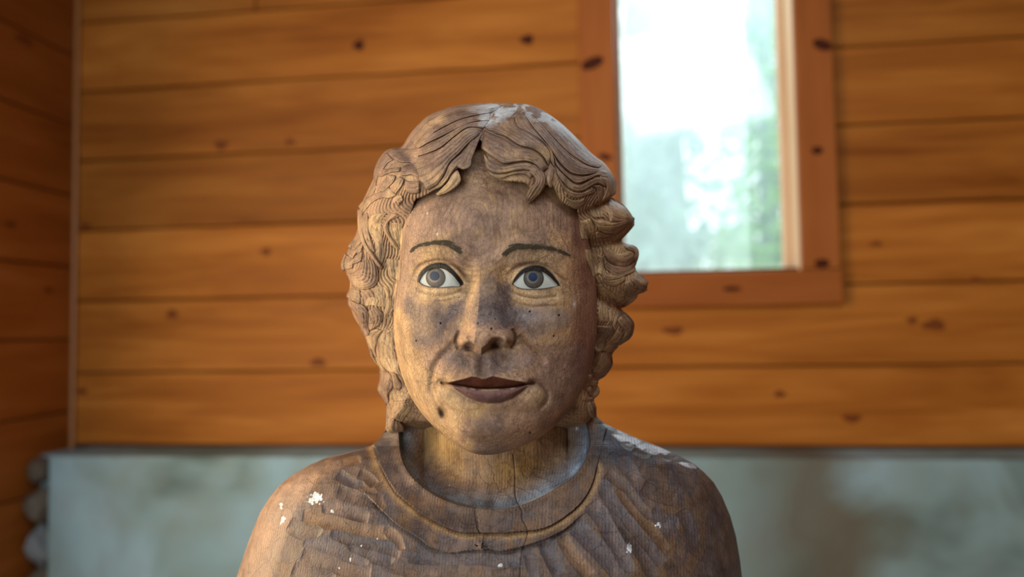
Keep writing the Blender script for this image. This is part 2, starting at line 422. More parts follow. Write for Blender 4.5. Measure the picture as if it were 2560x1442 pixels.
# ------------------------------------------------------------------ outdoors
M_grass = flat_mat('meadow', (.42, .50, .26), .9, .1, .3, 3)
g = box('ground', (-14, 14, YW + .2, 40, -.2, -.1), M_grass); tag(g, kind='structure')
def leaf_tree(name, label, base, height, crown_w, n, col, seed, trunk_r, lean=0.0, low=.3):
    t = bpy.data.objects.new(name, None); COL.objects.link(t); t.location = base
    tag(t, label, 'tree')
    rr = random.Random(seed); bm = bmesh.new()
    k = 10; rings = []
    for i in range(9):
        f = i / 8; rad = trunk_r * (1 - .45 * f); ring = []
        for j in range(k):
            a = 2 * math.pi * j / k
            ring.append(bm.verts.new((lean * f * height + rad * math.cos(a) * (1 + .15 * math.sin(5 * f + j)), rad * math.sin(a), f * height * .92)))
        rings.append(ring)
    for i in range(8):
        for j in range(k): bm.faces.new((rings[i][j], rings[i][(j + 1) % k], rings[i + 1][(j + 1) % k], rings[i + 1][j]))
    for i in range(7):
        f = low + (.9 - low) * i / 7; a = rr.random() * 6.28; L = crown_w * .45
        p0 = Vector((lean * f * height, 0, f * height)); p1 = p0 + Vector((math.cos(a) * L, math.sin(a) * L, L * .35)); r0 = trunk_r * .3
        vs = []
        for p, r in ((p0, r0), (p1, r0 * .25)):
            vs.append([bm.verts.new(p + Vector((0, 0, r)) * math.cos(b) + Vector((-math.sin(a), math.cos(a), 0)) * r * math.sin(b)) for b in (0, 1.57, 3.14, 4.71)])
        for j in range(4): bm.faces.new((vs[0][j], vs[0][(j + 1) % 4], vs[1][(j + 1) % 4], vs[1][j]))
    me = bpy.data.meshes.new('trunk'); bm.to_mesh(me); bm.free()
    link('trunk', me, flat_mat(name + '_bark', (.26, .33, .34), .9, .1, .5, 9), t)
    bm = bmesh.new()
    for i in range(n):
        f = rr.random(); z = height * (low + (1.02 - low) * f); wdt = crown_w * (.5 * math.sin(math.pi * min(1, .12 + .85 * f)) + .08)
        a = rr.random() * 6.28; q = math.sqrt(rr.random()) * wdt
        c = Vector((lean * height * f + q * math.cos(a), q * math.sin(a), z)); s = rr.uniform(.05, .12)
        x = Vector((rr.uniform(-1, 1), rr.uniform(-1, 1), rr.uniform(-1, 1))).normalized(); y = x.orthogonal().normalized()
        w = [bm.verts.new(c + x * s), bm.verts.new(c + y * s * .45), bm.verts.new(c - x * s), bm.verts.new(c - y * s * .45)]
        bm.faces.new(w)
    me = bpy.data.meshes.new('foliage'); bm.to_mesh(me); bm.free()
    tag(link('foliage', me, flat_mat(name + '_leaves', col, .6, .3, .4, 2), t), kind='stuff')
    return t
def at_ground(u, y):
    d = ray(u, 600); p = CAM + d * (y / d[1]); return (p[0], y, -.1)
leaf_tree('birch_tree', 'pale hazy tree seen through the left half of the window', at_ground(1640, 7.0), 6.5, 1.25, 1500, (.30, .42, .38), 5, .30, 0.0, .25)
leaf_tree('leafy_tree', 'green leafy tree behind the narrow right pane', at_ground(1925, 9.5), 5.5, 1.05, 3200, (.26, .48, .15), 9, .12, 0.0, .05)
leaf_tree('round_shrub', 'low dark green shrub below the white sky', at_ground(1805, 12.0), 2.75, 2.6, 1500, (.24, .36, .22), 12, .08, 0.0, .1)

# ==================================================================== the carved bust
PXM = .00029                                 # metres of depth per pixel at the face
def wood_mat(name, cell=1.0, crack=.55, ring=.35, vert=.2, rough=.6, spec=.18, upright=False):
    t = NT(name); geo = t.n('ShaderNodeTexCoord').outputs['Object']
    at = t.n('ShaderNodeAttribute', attribute_name='tint'); base = at.outputs['Color']; al = at.outputs['Alpha']
    dn = t.n('ShaderNodeTexNoise'); t.l(geo, dn.inputs['Vector']); dn.inputs['Scale'].default_value = 90; dn.inputs['Detail'].default_value = 2
    dv = t.n('ShaderNodeVectorMath', operation='MULTIPLY_ADD'); t.l(dn.outputs['Color'], dv.inputs[0]); dv.inputs[1].default_value = (.015,) * 3; t.l(geo, dv.inputs[2])
    p = dv.outputs[0]
    def vor(feat, sc, vec):
        x = t.n('ShaderNodeTexVoronoi', feature=feat); t.l(vec, x.inputs['Vector']); x.inputs['Scale'].default_value = sc; return x
    v1 = vor('DISTANCE_TO_EDGE', 170 * cell, t.scale(p, (1, 1, .8)))
    patch = t.mr(t.noise(geo, 28, 2, .5), .34, .58, .28, 1.0)
    line = t.math('MULTIPLY', t.mr(v1.outputs['Distance'], .0, .06, 1.0, 0.0), t.math('MULTIPLY', patch, al))
    # growth rings around a vertical trunk axis
    sp = t.n('ShaderNodeSeparateXYZ'); t.l(geo, sp.inputs[0])
    n0 = t.noise(t.scale(geo, (14, 14, 3)), 1.0, 2, .5)
    rx = t.math('SUBTRACT', sp.outputs[0], .02); ry = t.math('SUBTRACT', sp.outputs[1], .03)
    rr = t.math('SQRT', t.math('ADD', t.math('MULTIPLY', rx, rx), t.math('MULTIPLY', ry, ry)))
    rr = t.math('ADD', rr, t.math('MULTIPLY', n0, .010))
    if upright: rr = t.math('ADD', t.math('MULTIPLY', sp.outputs[0], 1.25), t.math('ADD', t.math('MULTIPLY', n0, .014), t.math('MULTIPLY', t.noise(geo, 160, 2, .5), .0022)))
    sn = t.math('SINE', t.math('MULTIPLY', rr, 2200.0))
    ringm = t.math('MULTIPLY', t.math('MULTIPLY', t.mr(sn, .0, 1.0, 0, 1), t.mr(t.noise(t.scale(geo, (60, 60, 22)), 1.0, 3, .6), .35, .65, .15, 1.0)), ring)
    fib = t.noise(t.scale(geo, (1500, 1500, 55)), 1.0, 1, .6)
    mott = t.noise(geo, 55, 3, .65); mot2 = t.noise(geo, 420, 2, .7)
    c = t.mix(t.mr(mott, .3, .7, 0, 1), t.mix(1.0, base, (.58, .53, .51, 1), 'MULTIPLY'), t.mix(1.0, base, (1.25, 1.20, 1.13, 1), 'MULTIPLY'))
    c = t.mix(t.mr(mot2, .35, .7, 0, .4), c, t.mix(1.0, c, (.62, .56, .52, 1), 'MULTIPLY'))
    c = t.mix(ringm, c, t.mix(1.0, c, (.55, .46, .40, 1), 'MULTIPLY'))
    c = t.mix(t.mr(fib, .5, .75, 0, vert), c, t.mix(1.0, c, (.40, .34, .30, 1), 'MULTIPLY'))
    c = t.mix(t.math('MULTIPLY', line, crack), c, t.mix(1.0, c, (.16, .09, .06, 1), 'MULTIPLY'))
    h = t.math('ADD', t.math('MULTIPLY', v1.outputs['Distance'], -.45), t.math('MULTIPLY', mot2, .2))
    h = t.math('ADD', h, t.mr(v1.outputs['Distance'], .0, .06, -.16, 0.0))
    t.bsdf(c, t.mr(mott, .3, .7, rough - .1, rough + .12), spec, t.bump(h, .8, .0011))
    return t.m
M_face = wood_mat('carved_wood_face', 1.75, .75, .40, .45)
M_body = wood_mat('carved_wood_body', .42, .45, .75, .75, .55, .25, True)
M_hair = wood_mat('carved_wood_hair', .95, .40, .30, .30, .62)

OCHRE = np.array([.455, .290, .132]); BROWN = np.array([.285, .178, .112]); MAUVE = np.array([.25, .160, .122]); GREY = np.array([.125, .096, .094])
RED = np.array([.19, .085, .055]); PALE = np.array([.50, .36, .20]); BLUE = np.array([.13, .150, .180])
def blend(c, w, t): return c * (1 - w[..., None]) + np.asarray(t) * w[..., None]

base_p = unproj(1235, 1000, .66); ROOT = np.array([base_p[0], base_p[1], 0.0])
bust = bpy.data.objects.new('wooden_statue', None); COL.objects.link(bust); bust.location = ROOT
tag(bust, 'carved wooden statue of a curly-haired child in a round-necked pullover', 'statue')

# ---- head -----------------------------------------------------------------
HEAD_OUT = spline([(1215, 1137), (1262, 1130), (1330, 1104), (1392, 1060), (1440, 1000), (1470, 940), (1486, 880), (1492, 800), (1490, 700), (1478, 620), (1460, 550),
                   (1436, 480), (1395, 410), (1330, 350), (1230, 325), (1130, 350), (1060, 410), (1018, 480), (1002, 560), (998, 640), (988, 710), (984, 790), (987, 860),
                   (1002, 930), (1032, 1000), (1078, 1060), (1130, 1104), (1175, 1130)], 280, True)
def polar_radius(out, c):
    d = out - np.array(c); a = np.arctan2(d[:, 1], d[:, 0]); r = np.hypot(d[:, 0], d[:, 1]); o = np.argsort(a); a, r = a[o], r[o]
    a = np.concatenate([a - 2 * np.pi, a, a + 2 * np.pi]); r = np.tile(r, 3)
    return lambda x: np.interp(x, a, r)
HC = (1235., 760.); HR = polar_radius(HEAD_OUT, HC); HP = 2.5
def head_zout(v): return .618 - .040 * sst(930, 1140, v)
EYE_L = [(1049, 705), (1051, 697), (1058, 686), (1069.5, 676.5), (1088, 670.5), (1109, 672.5), (1125.6, 683), (1138, 695.5), (1150, 714), (1125.6, 716), (1100.7, 718), (1080, 717), (1061, 713)]
EYE_R = [(1282.7, 710), (1288, 703), (1300.4, 689), (1315, 679), (1333.7, 675.5), (1354.5, 679), (1371, 689), (1383.7, 701.5), (1394, 713), (1375, 718), (1354.5, 721), (1329.6, 722.5), (1300.4, 720)]
LIN_L = [(1043, 706), (1046, 689), (1056, 674), (1071, 662.5), (1092, 657), (1114, 659.5), (1132, 673), (1148, 691), (1159, 709), (1150, 715)]
LIN_R = [(1279, 711), (1285, 697), (1295, 683), (1312, 669.5), (1334, 664), (1358, 667.5), (1377.5, 681), (1393, 700), (1400, 714), (1394, 714)]
EYE_LP, EYE_RP = spline(EYE_L, 90, True), spline(EYE_R, 90, True)
BROW_L = [(1026, 629), (1042, 616), (1073, 608), (1105, 606), (1126, 611), (1142, 621), (1154, 632)]
BROW_R = [(1258, 640), (1270, 625), (1290, 617), (1315, 617), (1344, 616), (1375, 620), (1406, 629), (1434, 643)]
LIP_TOP = [(1120, 956), (1135, 953), (1160, 947), (1180, 941), (1192, 942), (1205, 947), (1214, 946.5), (1232, 940), (1250, 943.5), (1280, 950), (1310, 955), (1324, 958)]
MOUTH = [(1105, 957), (1140, 962), (1167, 967), (1192, 971), (1217, 972), (1254, 971), (1292, 967), (1314, 962), (1335, 957)]
LIP_BOT = [(1128, 964), (1140, 975), (1165, 992), (1192, 1003.5), (1219, 1008.5), (1250, 1007), (1280, 997), (1304, 980), (1318, 966)]
def face_bulk(u, v):
    """relief in pixels towards the viewer, without the eye openings"""
    D = np.zeros_like(u)
    # brow and sockets
    for B, k in ((BROW_L, 1), (BROW_R, 1)):
        d, _, _ = pdist(u, v, spline(B, 30), 90); D += 7 * np.exp(-(d / 22) ** 2)
    D += -26 * gauss(u, v, 1092, 692, 66, 44) - 26 * gauss(u, v, 1343, 694, 68, 44)
    D += -16 * gauss(u, v, 1164, 700, 20, 40, 8) - 16 * gauss(u, v, 1268, 700, 20, 40, -8)
    # lids around the eyeballs
    D += 26 * gauss(u, v, 1099, 696, 52, 32) + 26 * gauss(u, v, 1339, 699, 56, 32)
    # cheeks, temples, forehead
    D += 13 * gauss(u, v, 1082, 820, 62, 62) + 13 * gauss(u, v, 1380, 818, 66, 66)
    D += 6 * gauss(u, v, 1215, 545, 130, 70)
    # nose
    vv = np.array([630, 660, 690, 725, 760, 800, 830, 850, 868, 890]); 
    ridge = np.interp(v, vv, [1207, 1208, 1210, 1213, 1214, 1213, 1210, 1208, 1206, 1204])
    lw = np.interp(v, vv, [26, 26, 34, 42, 50, 60, 64, 64, 62, 60]); rw = np.interp(v, vv, [28, 34, 54, 64, 70, 76, 80, 80, 76, 72])
    hh = np.interp(v, vv, [2, 6, 14, 25, 36, 49, 58, 62, 61, 58])
    s = np.where(u < ridge, (ridge - u) / lw, (u - ridge) / rw)
    prof = np.where(u < ridge, np.clip(1 - (s - .34) / .66, 0, 1) ** 1.15 * (s >= .34) + (s < .34), 1 - .5 * sst(.25, 1.1, s) - .5 * sst(.0, 1.25, s))
    vb = np.interp(u, [1130, 1145, 1160, 1186, 1203, 1220, 1240, 1262, 1284, 1300], [862, 868, 872, 873, 884, 872, 861, 867, 866, 858])
    under = 1 - sst(-15, 4, v - vb)
    D += hh * prof * under * sst(625, 690, v)
    ug = 1 - sst(-7, 5, v - vb)
    D += (34 * gauss(u, v, 1160, 850, 18, 21) + 42 * gauss(u, v, 1266, 848, 18, 21)) * ug
    D += 12 * gauss(u, v, 1208, 845, 32, 30) * ug
    D += crease(u, v, [(1150, 826), (1142, 843), (1141, 858), (1148, 872)], 5, 13) + crease(u, v, [(1279, 822), (1287, 838), (1287, 856), (1278, 870)], 5, 16)
    D += -34 * gauss(u, v, 1174, 866, 13, 8, 5) - 44 * gauss(u, v, 1241, 858, 15, 9, -18)
    D += crease(u, v, [(1226, 862), (1236, 849), (1250, 849), (1260, 856)], 3.5, 16)
    # muzzle, mouth
    D += 24 * gauss(u, v, 1217, 950, 112, 72)
    D += -5 * gauss(u, v, 1207, 912, 12, 30)
    D += 4 * gauss(u, v, 1187, 918, 12, 26) + 4 * gauss(u, v, 1228, 918, 12, 26)
    mt = np.interp(u, [p[0] for p in LIP_TOP], [p[1] for p in LIP_TOP]); mm = np.interp(u, [p[0] for p in MOUTH], [p[1] for p in MOUTH]); mb = np.interp(u, [p[0] for p in LIP_BOT], [p[1] for p in LIP_BOT])
    inx = sst(1106, 1135, u) * (1 - sst(1300, 1332, u))
    tu = np.clip((v - mt) / np.maximum(mm - mt, 2), 0, 1); up = (v > mt - 8) & (v <= mm)
    D += np.where((v > mt - 14) & (v <= mt), 6 * sst(-14, 0, v - mt), 0) * inx
    D += np.where((v > mt) & (v <= mm), 6 - 26 * tu ** .8, 0) * inx
    tl = np.clip((v - mm) / np.maximum(mb - mm, 3), 0, 1)
    D += np.where((v > mm) & (v <= mb + 6), 17 * np.sin(np.pi * np.clip(.12 + .88 * tl, 0, 1)) ** .7 - 6 * (1 - tl) ** 6, 0) * inx
    D += crease(u, v, LIP_BOT, 6, 6) + crease(u, v, MOUTH, 3.0, 13, taper=False)
    D += -10 * gauss(u, v, 1112, 960, 13, 9) - 10 * gauss(u, v, 1330, 960, 13, 9)
    D += 8 * gauss(u, v, 1112, 984, 20, 20) + 9 * gauss(u, v, 1340, 986, 22, 20)
    D += -9 * gauss(u, v, 1226, 1030, 70, 15)
    D += 20 * gauss(u, v, 1216, 1088, 78, 42)
    # folds
    D += crease(u, v, [(1140, 850), (1118, 877), (1098, 895), (1086, 918), (1079, 948), (1077, 975), (1084, 1003), (1098, 1028)], 9, 14)
    D += crease(u, v, [(1296, 838), (1318, 862), (1342, 885), (1360, 912)], 10, 12)
    D += crease(u, v, [(1322, 950), (1342, 958), (1360, 972), (1369, 992), (1360, 1012), (1345, 1022)], 7, 10)
    D += crease(u, v, [(1112, 948), (1096, 955), (1087, 968), (1090, 985)], 6, 8)
    D += -26 * gauss(u, v, 1105, 1033, 7, 17, -18)
    # lids: creases and bags
    D += crease(u, v, [(1030, 690), (1050, 664), (1080, 654), (1113, 654), (1138, 664), (1157, 681), (1171, 704)], 5, 10)
    D += crease(u, v, [(1268, 690), (1288, 670), (1313, 661), (1338, 661), (1365, 668), (1386, 681), (1406, 695), (1420, 705)], 5, 10)
    D += crease(u, v, [(1040, 722), (1067, 734), (1105, 738), (1138, 733), (1168, 720)], 4.5, 5)
    D += crease(u, v, [(1269, 718), (1288, 733), (1323, 743), (1355, 745), (1394, 740)], 4.5, 6)
    D += crease(u, v, [(1271, 739), (1292, 756), (1330, 766), (1368, 764), (1407, 765)], 4.5, 4)
    D += crease(u, v, [(1034, 738), (1075, 752), (1118, 752), (1158, 738)], 5, 4)
    return D
def head_z(u, v, relief=True):
    a = np.arctan2(v - HC[1], u - HC[0]); rad = HR(a); rho = np.clip(np.hypot(u - HC[0], v - HC[1]) / rad, 0, 1)
    vo = HC[1] + rad * np.sin(a)
    z = head_zout(vo) * rho ** 2 + .618 * (1 - rho ** 2) - .070 * (1 - rho ** HP) ** (1 / HP)
    if relief: z = z - PXM * face_bulk(u, v) * (1 - rho ** 10)
    return z
def facet(u, v, s=0, size=22., amp=1.0):
    """shallow gouge marks: worley-like concave cells"""
    best = np.full(u.shape, 9.); x = u / size; y = v / size; ix, iy = np.floor(x).astype(np.int64), np.floor(y).astype(np.int64)
    for a in (-1, 0, 1):
        for b in (-1, 0, 1):
            jx, jy = ix + a, iy + b
            best = np.minimum(best, (x - jx - _hash(jx, jy, jx * 0, s)) ** 2 + (y - jy - _hash(jx, jy, jx * 0 + 5, s)) ** 2)
    return amp * np.minimum(best, 1.0)
HOLES = [(1102, 808, 2.5), (1148, 744, 1.5), (1196, 808, 2.0), (1229, 822, 3.2), (1325, 779, 2.6), (1398, 788, 3), (1385, 840, 2.6), (1326, 1081, 4), (1041, 852, 1.8), (1238, 797, 1.6), (1019, 565, 1.6)]
NT_, NP_ = 430, 1050
tt = np.concatenate([[1e-7], np.linspace(0.004, 1, NT_ - 1)]) * np.pi / 2
tb = np.pi / 2 + (np.arange(1, 25) / 24.0) * (np.pi / 2 - .02)
ph = np.linspace(-np.pi, np.pi, NP_, endpoint=False)
T, PH = np.meshgrid(np.concatenate([tt, tb]), ph, indexing='ij')
rho = np.sin(T) ** (2 / HP); rad = HR(PH)
U = HC[0] + rho * rad * np.cos(PH); V = HC[1] + rho * rad * np.sin(PH)
front = T <= np.pi / 2 + 1e-6
Z = np.empty_like(U)
bulk = np.zeros_like(U); bulk[front] = face_bulk(U[front], V[front])
vo = HC[1] + rad * np.sin(PH)
eL, eR = sdf(U, V, EYE_LP, 20), sdf(U, V, EYE_RP, 20)
eye_in = np.maximum(sst(-.5, 2.0, eL), sst(-.5, 2.0, eR)) * front
rel = bulk - 16 * eye_in
gm = facet(U, V, 3, 24, 2.2) + facet(U + 300, V, 8, 13, .7)
smooth_zone = np.maximum(np.maximum(gauss(U, V, 1099, 698, 60, 30), gauss(U, V, 1339, 700, 60, 30)), gauss(U, V, 1220, 972, 110, 40))
rel = rel - gm * (1 - .8 * smooth_zone) * front
for (hu, hv, hr) in HOLES: rel = rel - 10 * gauss(U, V, hu, hv, hr * .7, hr * .7)
Zf = head_zout(vo) * rho ** 2 + .618 * (1 - rho ** 2) - .070 * np.cos(T).clip(0) ** (2 / HP) - PXM * rel * (1 - rho ** 10)
Zb = head_zout(vo) * rho ** 2 + .618 * (1 - rho ** 2) + .10 * (-np.cos(T)).clip(0)
Z = np.where(front, Zf, Zb)
# colour of the painted, weathered wood
def polym(u, v, pts, soft, s=0, nz=14.):
    d = sdf(u, v, spline(pts, 60, True), 60) + (fnoise(u / 26, v / 26, s, 3) - .5) * nz * 2
    return sst(-soft, soft, d)
n1 = fnoise(U / 90, V / 90, 11, 4); n2 = fnoise(U / 30, V / 45, 21, 3); n3 = fnoise(U / 10, V / 60, 31, 3)
C = np.zeros(U.shape + (3,)) + BROWN
C = blend(C, .75 * sst(.42, .62, n1), OCHRE)
C = blend(C, .75 * gauss(U, V, 1215, 560, 170, 85) * sst(.25, .55, n2), MAUVE * .92)
C = blend(C, .85 * sst(1385, 1460, U) * sst(520, 600, V) * (1 - sst(900, 1010, V)), RED * 1.15)
C = blend(C, .55 * gauss(U, V, 1432, 600, 40, 75) * sst(.35, .6, n3), RED * .8)
C = blend(C, .75 * gauss(U, V, 1100, 732, 75, 16), PALE); C = blend(C, .85 * gauss(U, V, 1340, 736, 80, 18), PALE); C = blend(C, .6 * gauss(U, V, 1343, 640, 75, 14), PALE * .9); C = blend(C, .6 * gauss(U, V, 1130, 985, 50, 22), PALE * .9); C = blend(C, .6 * gauss(U, V, 1345, 988, 34, 26), PALE)
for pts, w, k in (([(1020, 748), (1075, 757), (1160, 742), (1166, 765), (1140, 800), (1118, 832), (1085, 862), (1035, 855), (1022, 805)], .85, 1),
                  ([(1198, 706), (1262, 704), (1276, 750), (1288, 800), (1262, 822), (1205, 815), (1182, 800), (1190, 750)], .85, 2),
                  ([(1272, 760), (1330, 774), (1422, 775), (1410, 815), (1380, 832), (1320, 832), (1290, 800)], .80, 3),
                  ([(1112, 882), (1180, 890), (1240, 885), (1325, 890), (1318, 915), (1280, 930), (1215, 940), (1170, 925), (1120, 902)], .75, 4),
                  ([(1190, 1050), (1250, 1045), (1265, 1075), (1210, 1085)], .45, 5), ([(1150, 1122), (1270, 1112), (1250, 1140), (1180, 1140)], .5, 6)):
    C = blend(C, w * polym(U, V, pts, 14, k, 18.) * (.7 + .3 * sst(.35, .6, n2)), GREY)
C = blend(C, .55 * polym(U, V, [(1355, 880), (1430, 850), (1465, 900), (1440, 980), (1390, 1010), (1350, 960)], 16, 7), MAUVE * .85)
C = blend(C, .35 * gauss(U, V, 1310, 790, 90, 20), BLUE)  # cool blue sheen on the right cheek, painted into the colour
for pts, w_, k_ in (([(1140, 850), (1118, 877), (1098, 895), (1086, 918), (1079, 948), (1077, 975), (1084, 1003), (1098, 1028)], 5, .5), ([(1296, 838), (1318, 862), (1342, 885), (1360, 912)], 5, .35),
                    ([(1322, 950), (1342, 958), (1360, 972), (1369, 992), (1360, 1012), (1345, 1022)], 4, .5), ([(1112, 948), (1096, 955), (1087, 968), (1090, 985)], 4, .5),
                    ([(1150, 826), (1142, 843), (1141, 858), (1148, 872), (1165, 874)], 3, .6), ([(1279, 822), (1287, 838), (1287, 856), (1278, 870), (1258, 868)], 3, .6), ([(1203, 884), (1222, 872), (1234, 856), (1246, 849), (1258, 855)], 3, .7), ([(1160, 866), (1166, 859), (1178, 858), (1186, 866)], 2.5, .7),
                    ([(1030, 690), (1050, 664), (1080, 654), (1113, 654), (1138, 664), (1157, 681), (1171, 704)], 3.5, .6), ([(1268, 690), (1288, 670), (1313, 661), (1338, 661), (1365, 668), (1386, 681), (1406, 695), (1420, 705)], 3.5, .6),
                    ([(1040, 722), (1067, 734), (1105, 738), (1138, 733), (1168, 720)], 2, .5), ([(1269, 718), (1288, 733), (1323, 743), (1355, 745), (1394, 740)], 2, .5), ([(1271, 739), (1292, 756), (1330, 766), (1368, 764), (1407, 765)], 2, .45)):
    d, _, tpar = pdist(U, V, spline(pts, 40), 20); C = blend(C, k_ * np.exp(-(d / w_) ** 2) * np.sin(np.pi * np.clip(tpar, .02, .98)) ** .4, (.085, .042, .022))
er = np.hypot(U - 1188, (V - 572) / 1.55) + 34 * (fnoise(U / 70, V / 70, 77, 2) - .5)
C = blend(C, .30 * sst(.25, 1.0, np.sin(er / 1.9)) * (1 - sst(90, 150, er)) * sst(470, 500, V), (.11, .062, .045))
C = blend(C, .55 * gauss(U, V, 1395, 570, 85, 75) * sst(.55, .70, fnoise(U / 3.2, V / 46, 79, 3)), (.075, .034, .022))
C = blend(C, .40 * gauss(U, V, 1130, 560, 45, 50) * sst(.55, .70, fnoise(U / 3.2, V / 40, 81, 3)), (.085, .048, .040))
# lips
mt = np.interp(U, [p[0] for p in LIP_TOP], [p[1] for p in LIP_TOP]); mm = np.interp(U, [p[0] for p in MOUTH], [p[1] for p in MOUTH]); mb = np.interp(U, [p[0] for p in LIP_BOT], [p[1] for p in LIP_BOT])
wx = sst(1116, 1132, U) * (1 - sst(1306, 1326, U))
C = blend(C, wx * sst(-1.5, 1.5, V - mt) * (1 - sst(-1, 1.5, V - mm)), (.105, .032, .016))
C = blend(C, wx * sst(-1, 1.5, V - mm) * (1 - sst(-3, 2, V - mb)), (.155, .078, .068))
C = blend(C, .7 * wx * np.exp(-((V - mm - 3) / 2.0) ** 2) * sst(.35, .6, n3) * (np.abs(U - 1215) < 75), (.55, .42, .26))
C = blend(C, .9 * gauss(U, V, 1105, 1032, 8, 18, -18), (.03, .006, .003))
# painted lash lines
def band(u, v, lower, upper):
    poly = np.vstack([spline(upper, 50), spline(lower, 50)[::-1]]); return sst(-1.2, 1.2, sdf(u, v, poly, 20))
bl = np.maximum(band(U, V, EYE_L[0:9], LIN_L), band(U, V, EYE_R[0:9], LIN_R))
for L_ in (LIN_L, LIN_R):
    d, sd_, tp_ = pdist(U, V, spline(L_, 50), 12); C = blend(C, .7 * np.exp(-((d - 4.0) / 2.6) ** 2) * (sd_ < 0) * sst(.0, .12, tp_), PALE * 1.05)
C = blend(C, bl, (.008, .006, .004))
for E_ in (EYE_L, EYE_R):
    d, _, _ = pdist(U, V, spline(E_[8:] + [E_[0]], 30), 20); C = blend(C, .9 * np.exp(-(d / 2.8) ** 2), (.03, .020, .012))
for B_ in (BROW_L, BROW_R):
    d, _, tpar = pdist(U, V, spline(B_, 40), 30); C = blend(C, .75 * np.exp(-(d / 8.5) ** 2) * np.sin(np.pi * np.clip(tpar, .03, .97)) ** .6, (.09, .07, .04))
for L_, up in ((EYE_L, 1), (EYE_R, 1)):
    pass
for (hu, hv, hr) in HOLES: C = blend(C, gauss(U, V, hu, hv, hr * .7, hr * .7), (.01, .006, .004))
for hu, hv, hr in ((1068, 533, 2), (1093, 585, 2), (1150, 745, 1.6), (1436, 760, 5)): C = blend(C, .7 * gauss(U, V, hu, hv, hr, hr * 1.6), (.6, .55, .5))
al = .45 + .55 * sst(.35, .6, n2); al = al * (1 - .75 * gauss(U, V, 1220, 560, 150, 60)) * (1 - .9 * bl) * (1 - wx * sst(-2, 1, V - mt) * (1 - sst(-1, 2, V - mb)))
P = unproj(U, V, Z) - ROOT
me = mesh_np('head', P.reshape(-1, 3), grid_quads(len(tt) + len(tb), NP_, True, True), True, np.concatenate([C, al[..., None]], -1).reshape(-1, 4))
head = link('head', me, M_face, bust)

# ---- eyes -----------------------------------------------------------------
def eye_paint(name, col, rough=.35, var=.12): return flat_mat(name, col, .6, .2, var, 500)
M_white = eye_paint('eye_white_paint', (.33, .33, .285)); M_iris = eye_paint('iris_paint', (.032, .025, .020), .35, .35); M_ring = eye_paint('iris_ring_paint', (.13, .115, .090), .35, .25); M_pupil = eye_paint('pupil_paint', (.007, .016, .038), .3, .4)
tI = NT('iris_paint'); tI.bsdf(tI.n('ShaderNodeAttribute', attribute_name='tint').outputs['Color'], .55, .2); M_iris = tI.m
def surf_patch(name, uu, vv, quads, lift, mat, parent):
    z = head_z(uu, vv) + PXM * lift
    return link(name, mesh_np(name, unproj(uu, vv, z) - ROOT, quads), mat, parent)
def disc(cu, cv, r, r0=0.0, n=40, m=8, squash=1.0):
    rr_ = np.linspace(max(r0, .01), r, m)[:, None]; a = np.linspace(0, 2 * np.pi, n, endpoint=False)[None, :]
    return (cu + rr_ * np.cos(a)).ravel(), (cv + squash * rr_ * np.sin(a)).ravel(), grid_quads(m, n, True, True)
for E_, ic, ir, pc, pr in ((EYE_LP, (1089, 694), 24.5, (1085.8, 689.5), 11.5), (EYE_RP, (1334, 695.5), 25.5, (1332.2, 692), 11)):
    c = E_.mean(0); rr_ = np.linspace(.01, 1.06, 26)[:, None, None]
    g2 = c + (E_ - c)[None] * rr_; e = surf_patch('eye', g2[..., 0].ravel(), g2[..., 1].ravel(), grid_quads(26, len(E_), True, True), 5.0, M_white, bust)
    iu, iv, iq = disc(*ic, ir, n=64, m=20)
    rr1 = np.hypot(iu - ic[0], iv - ic[1]) / ir; rr2 = np.hypot(iu - pc[0], iv - pc[1]) / pr; an = np.arctan2(iv - ic[1], iu - ic[0])
    icol = np.zeros((len(iu), 3)) + np.array([.050, .040, .032])
    icol = blend(icol, .75 * np.exp(-((rr2 - 1.18) / .26) ** 2) * (.55 + .45 * np.sin(an * 1.0 - .6)), (.17, .155, .125))  # beige ring round the pupil: a reflection painted into the iris
    icol = blend(icol, .35 * sst(.5, .8, fnoise(an * 7, rr1 * 2, 9, 2)), (.14, .115, .085))
    icol = blend(icol, .85 * sst(.80, .98, rr1), (.018, .014, .011))
    ob = surf_patch('iris', iu, iv, iq, 4.3, M_iris, e)
    ca = ob.data.color_attributes.new('tint', 'FLOAT_COLOR', 'POINT'); ca.data.foreach_set('color', np.concatenate([icol, np.ones((len(iu), 1))], 1).astype(np.float32).ravel())
    surf_patch('pupil', *disc(*pc, pr), 3.4, M_pupil, e)

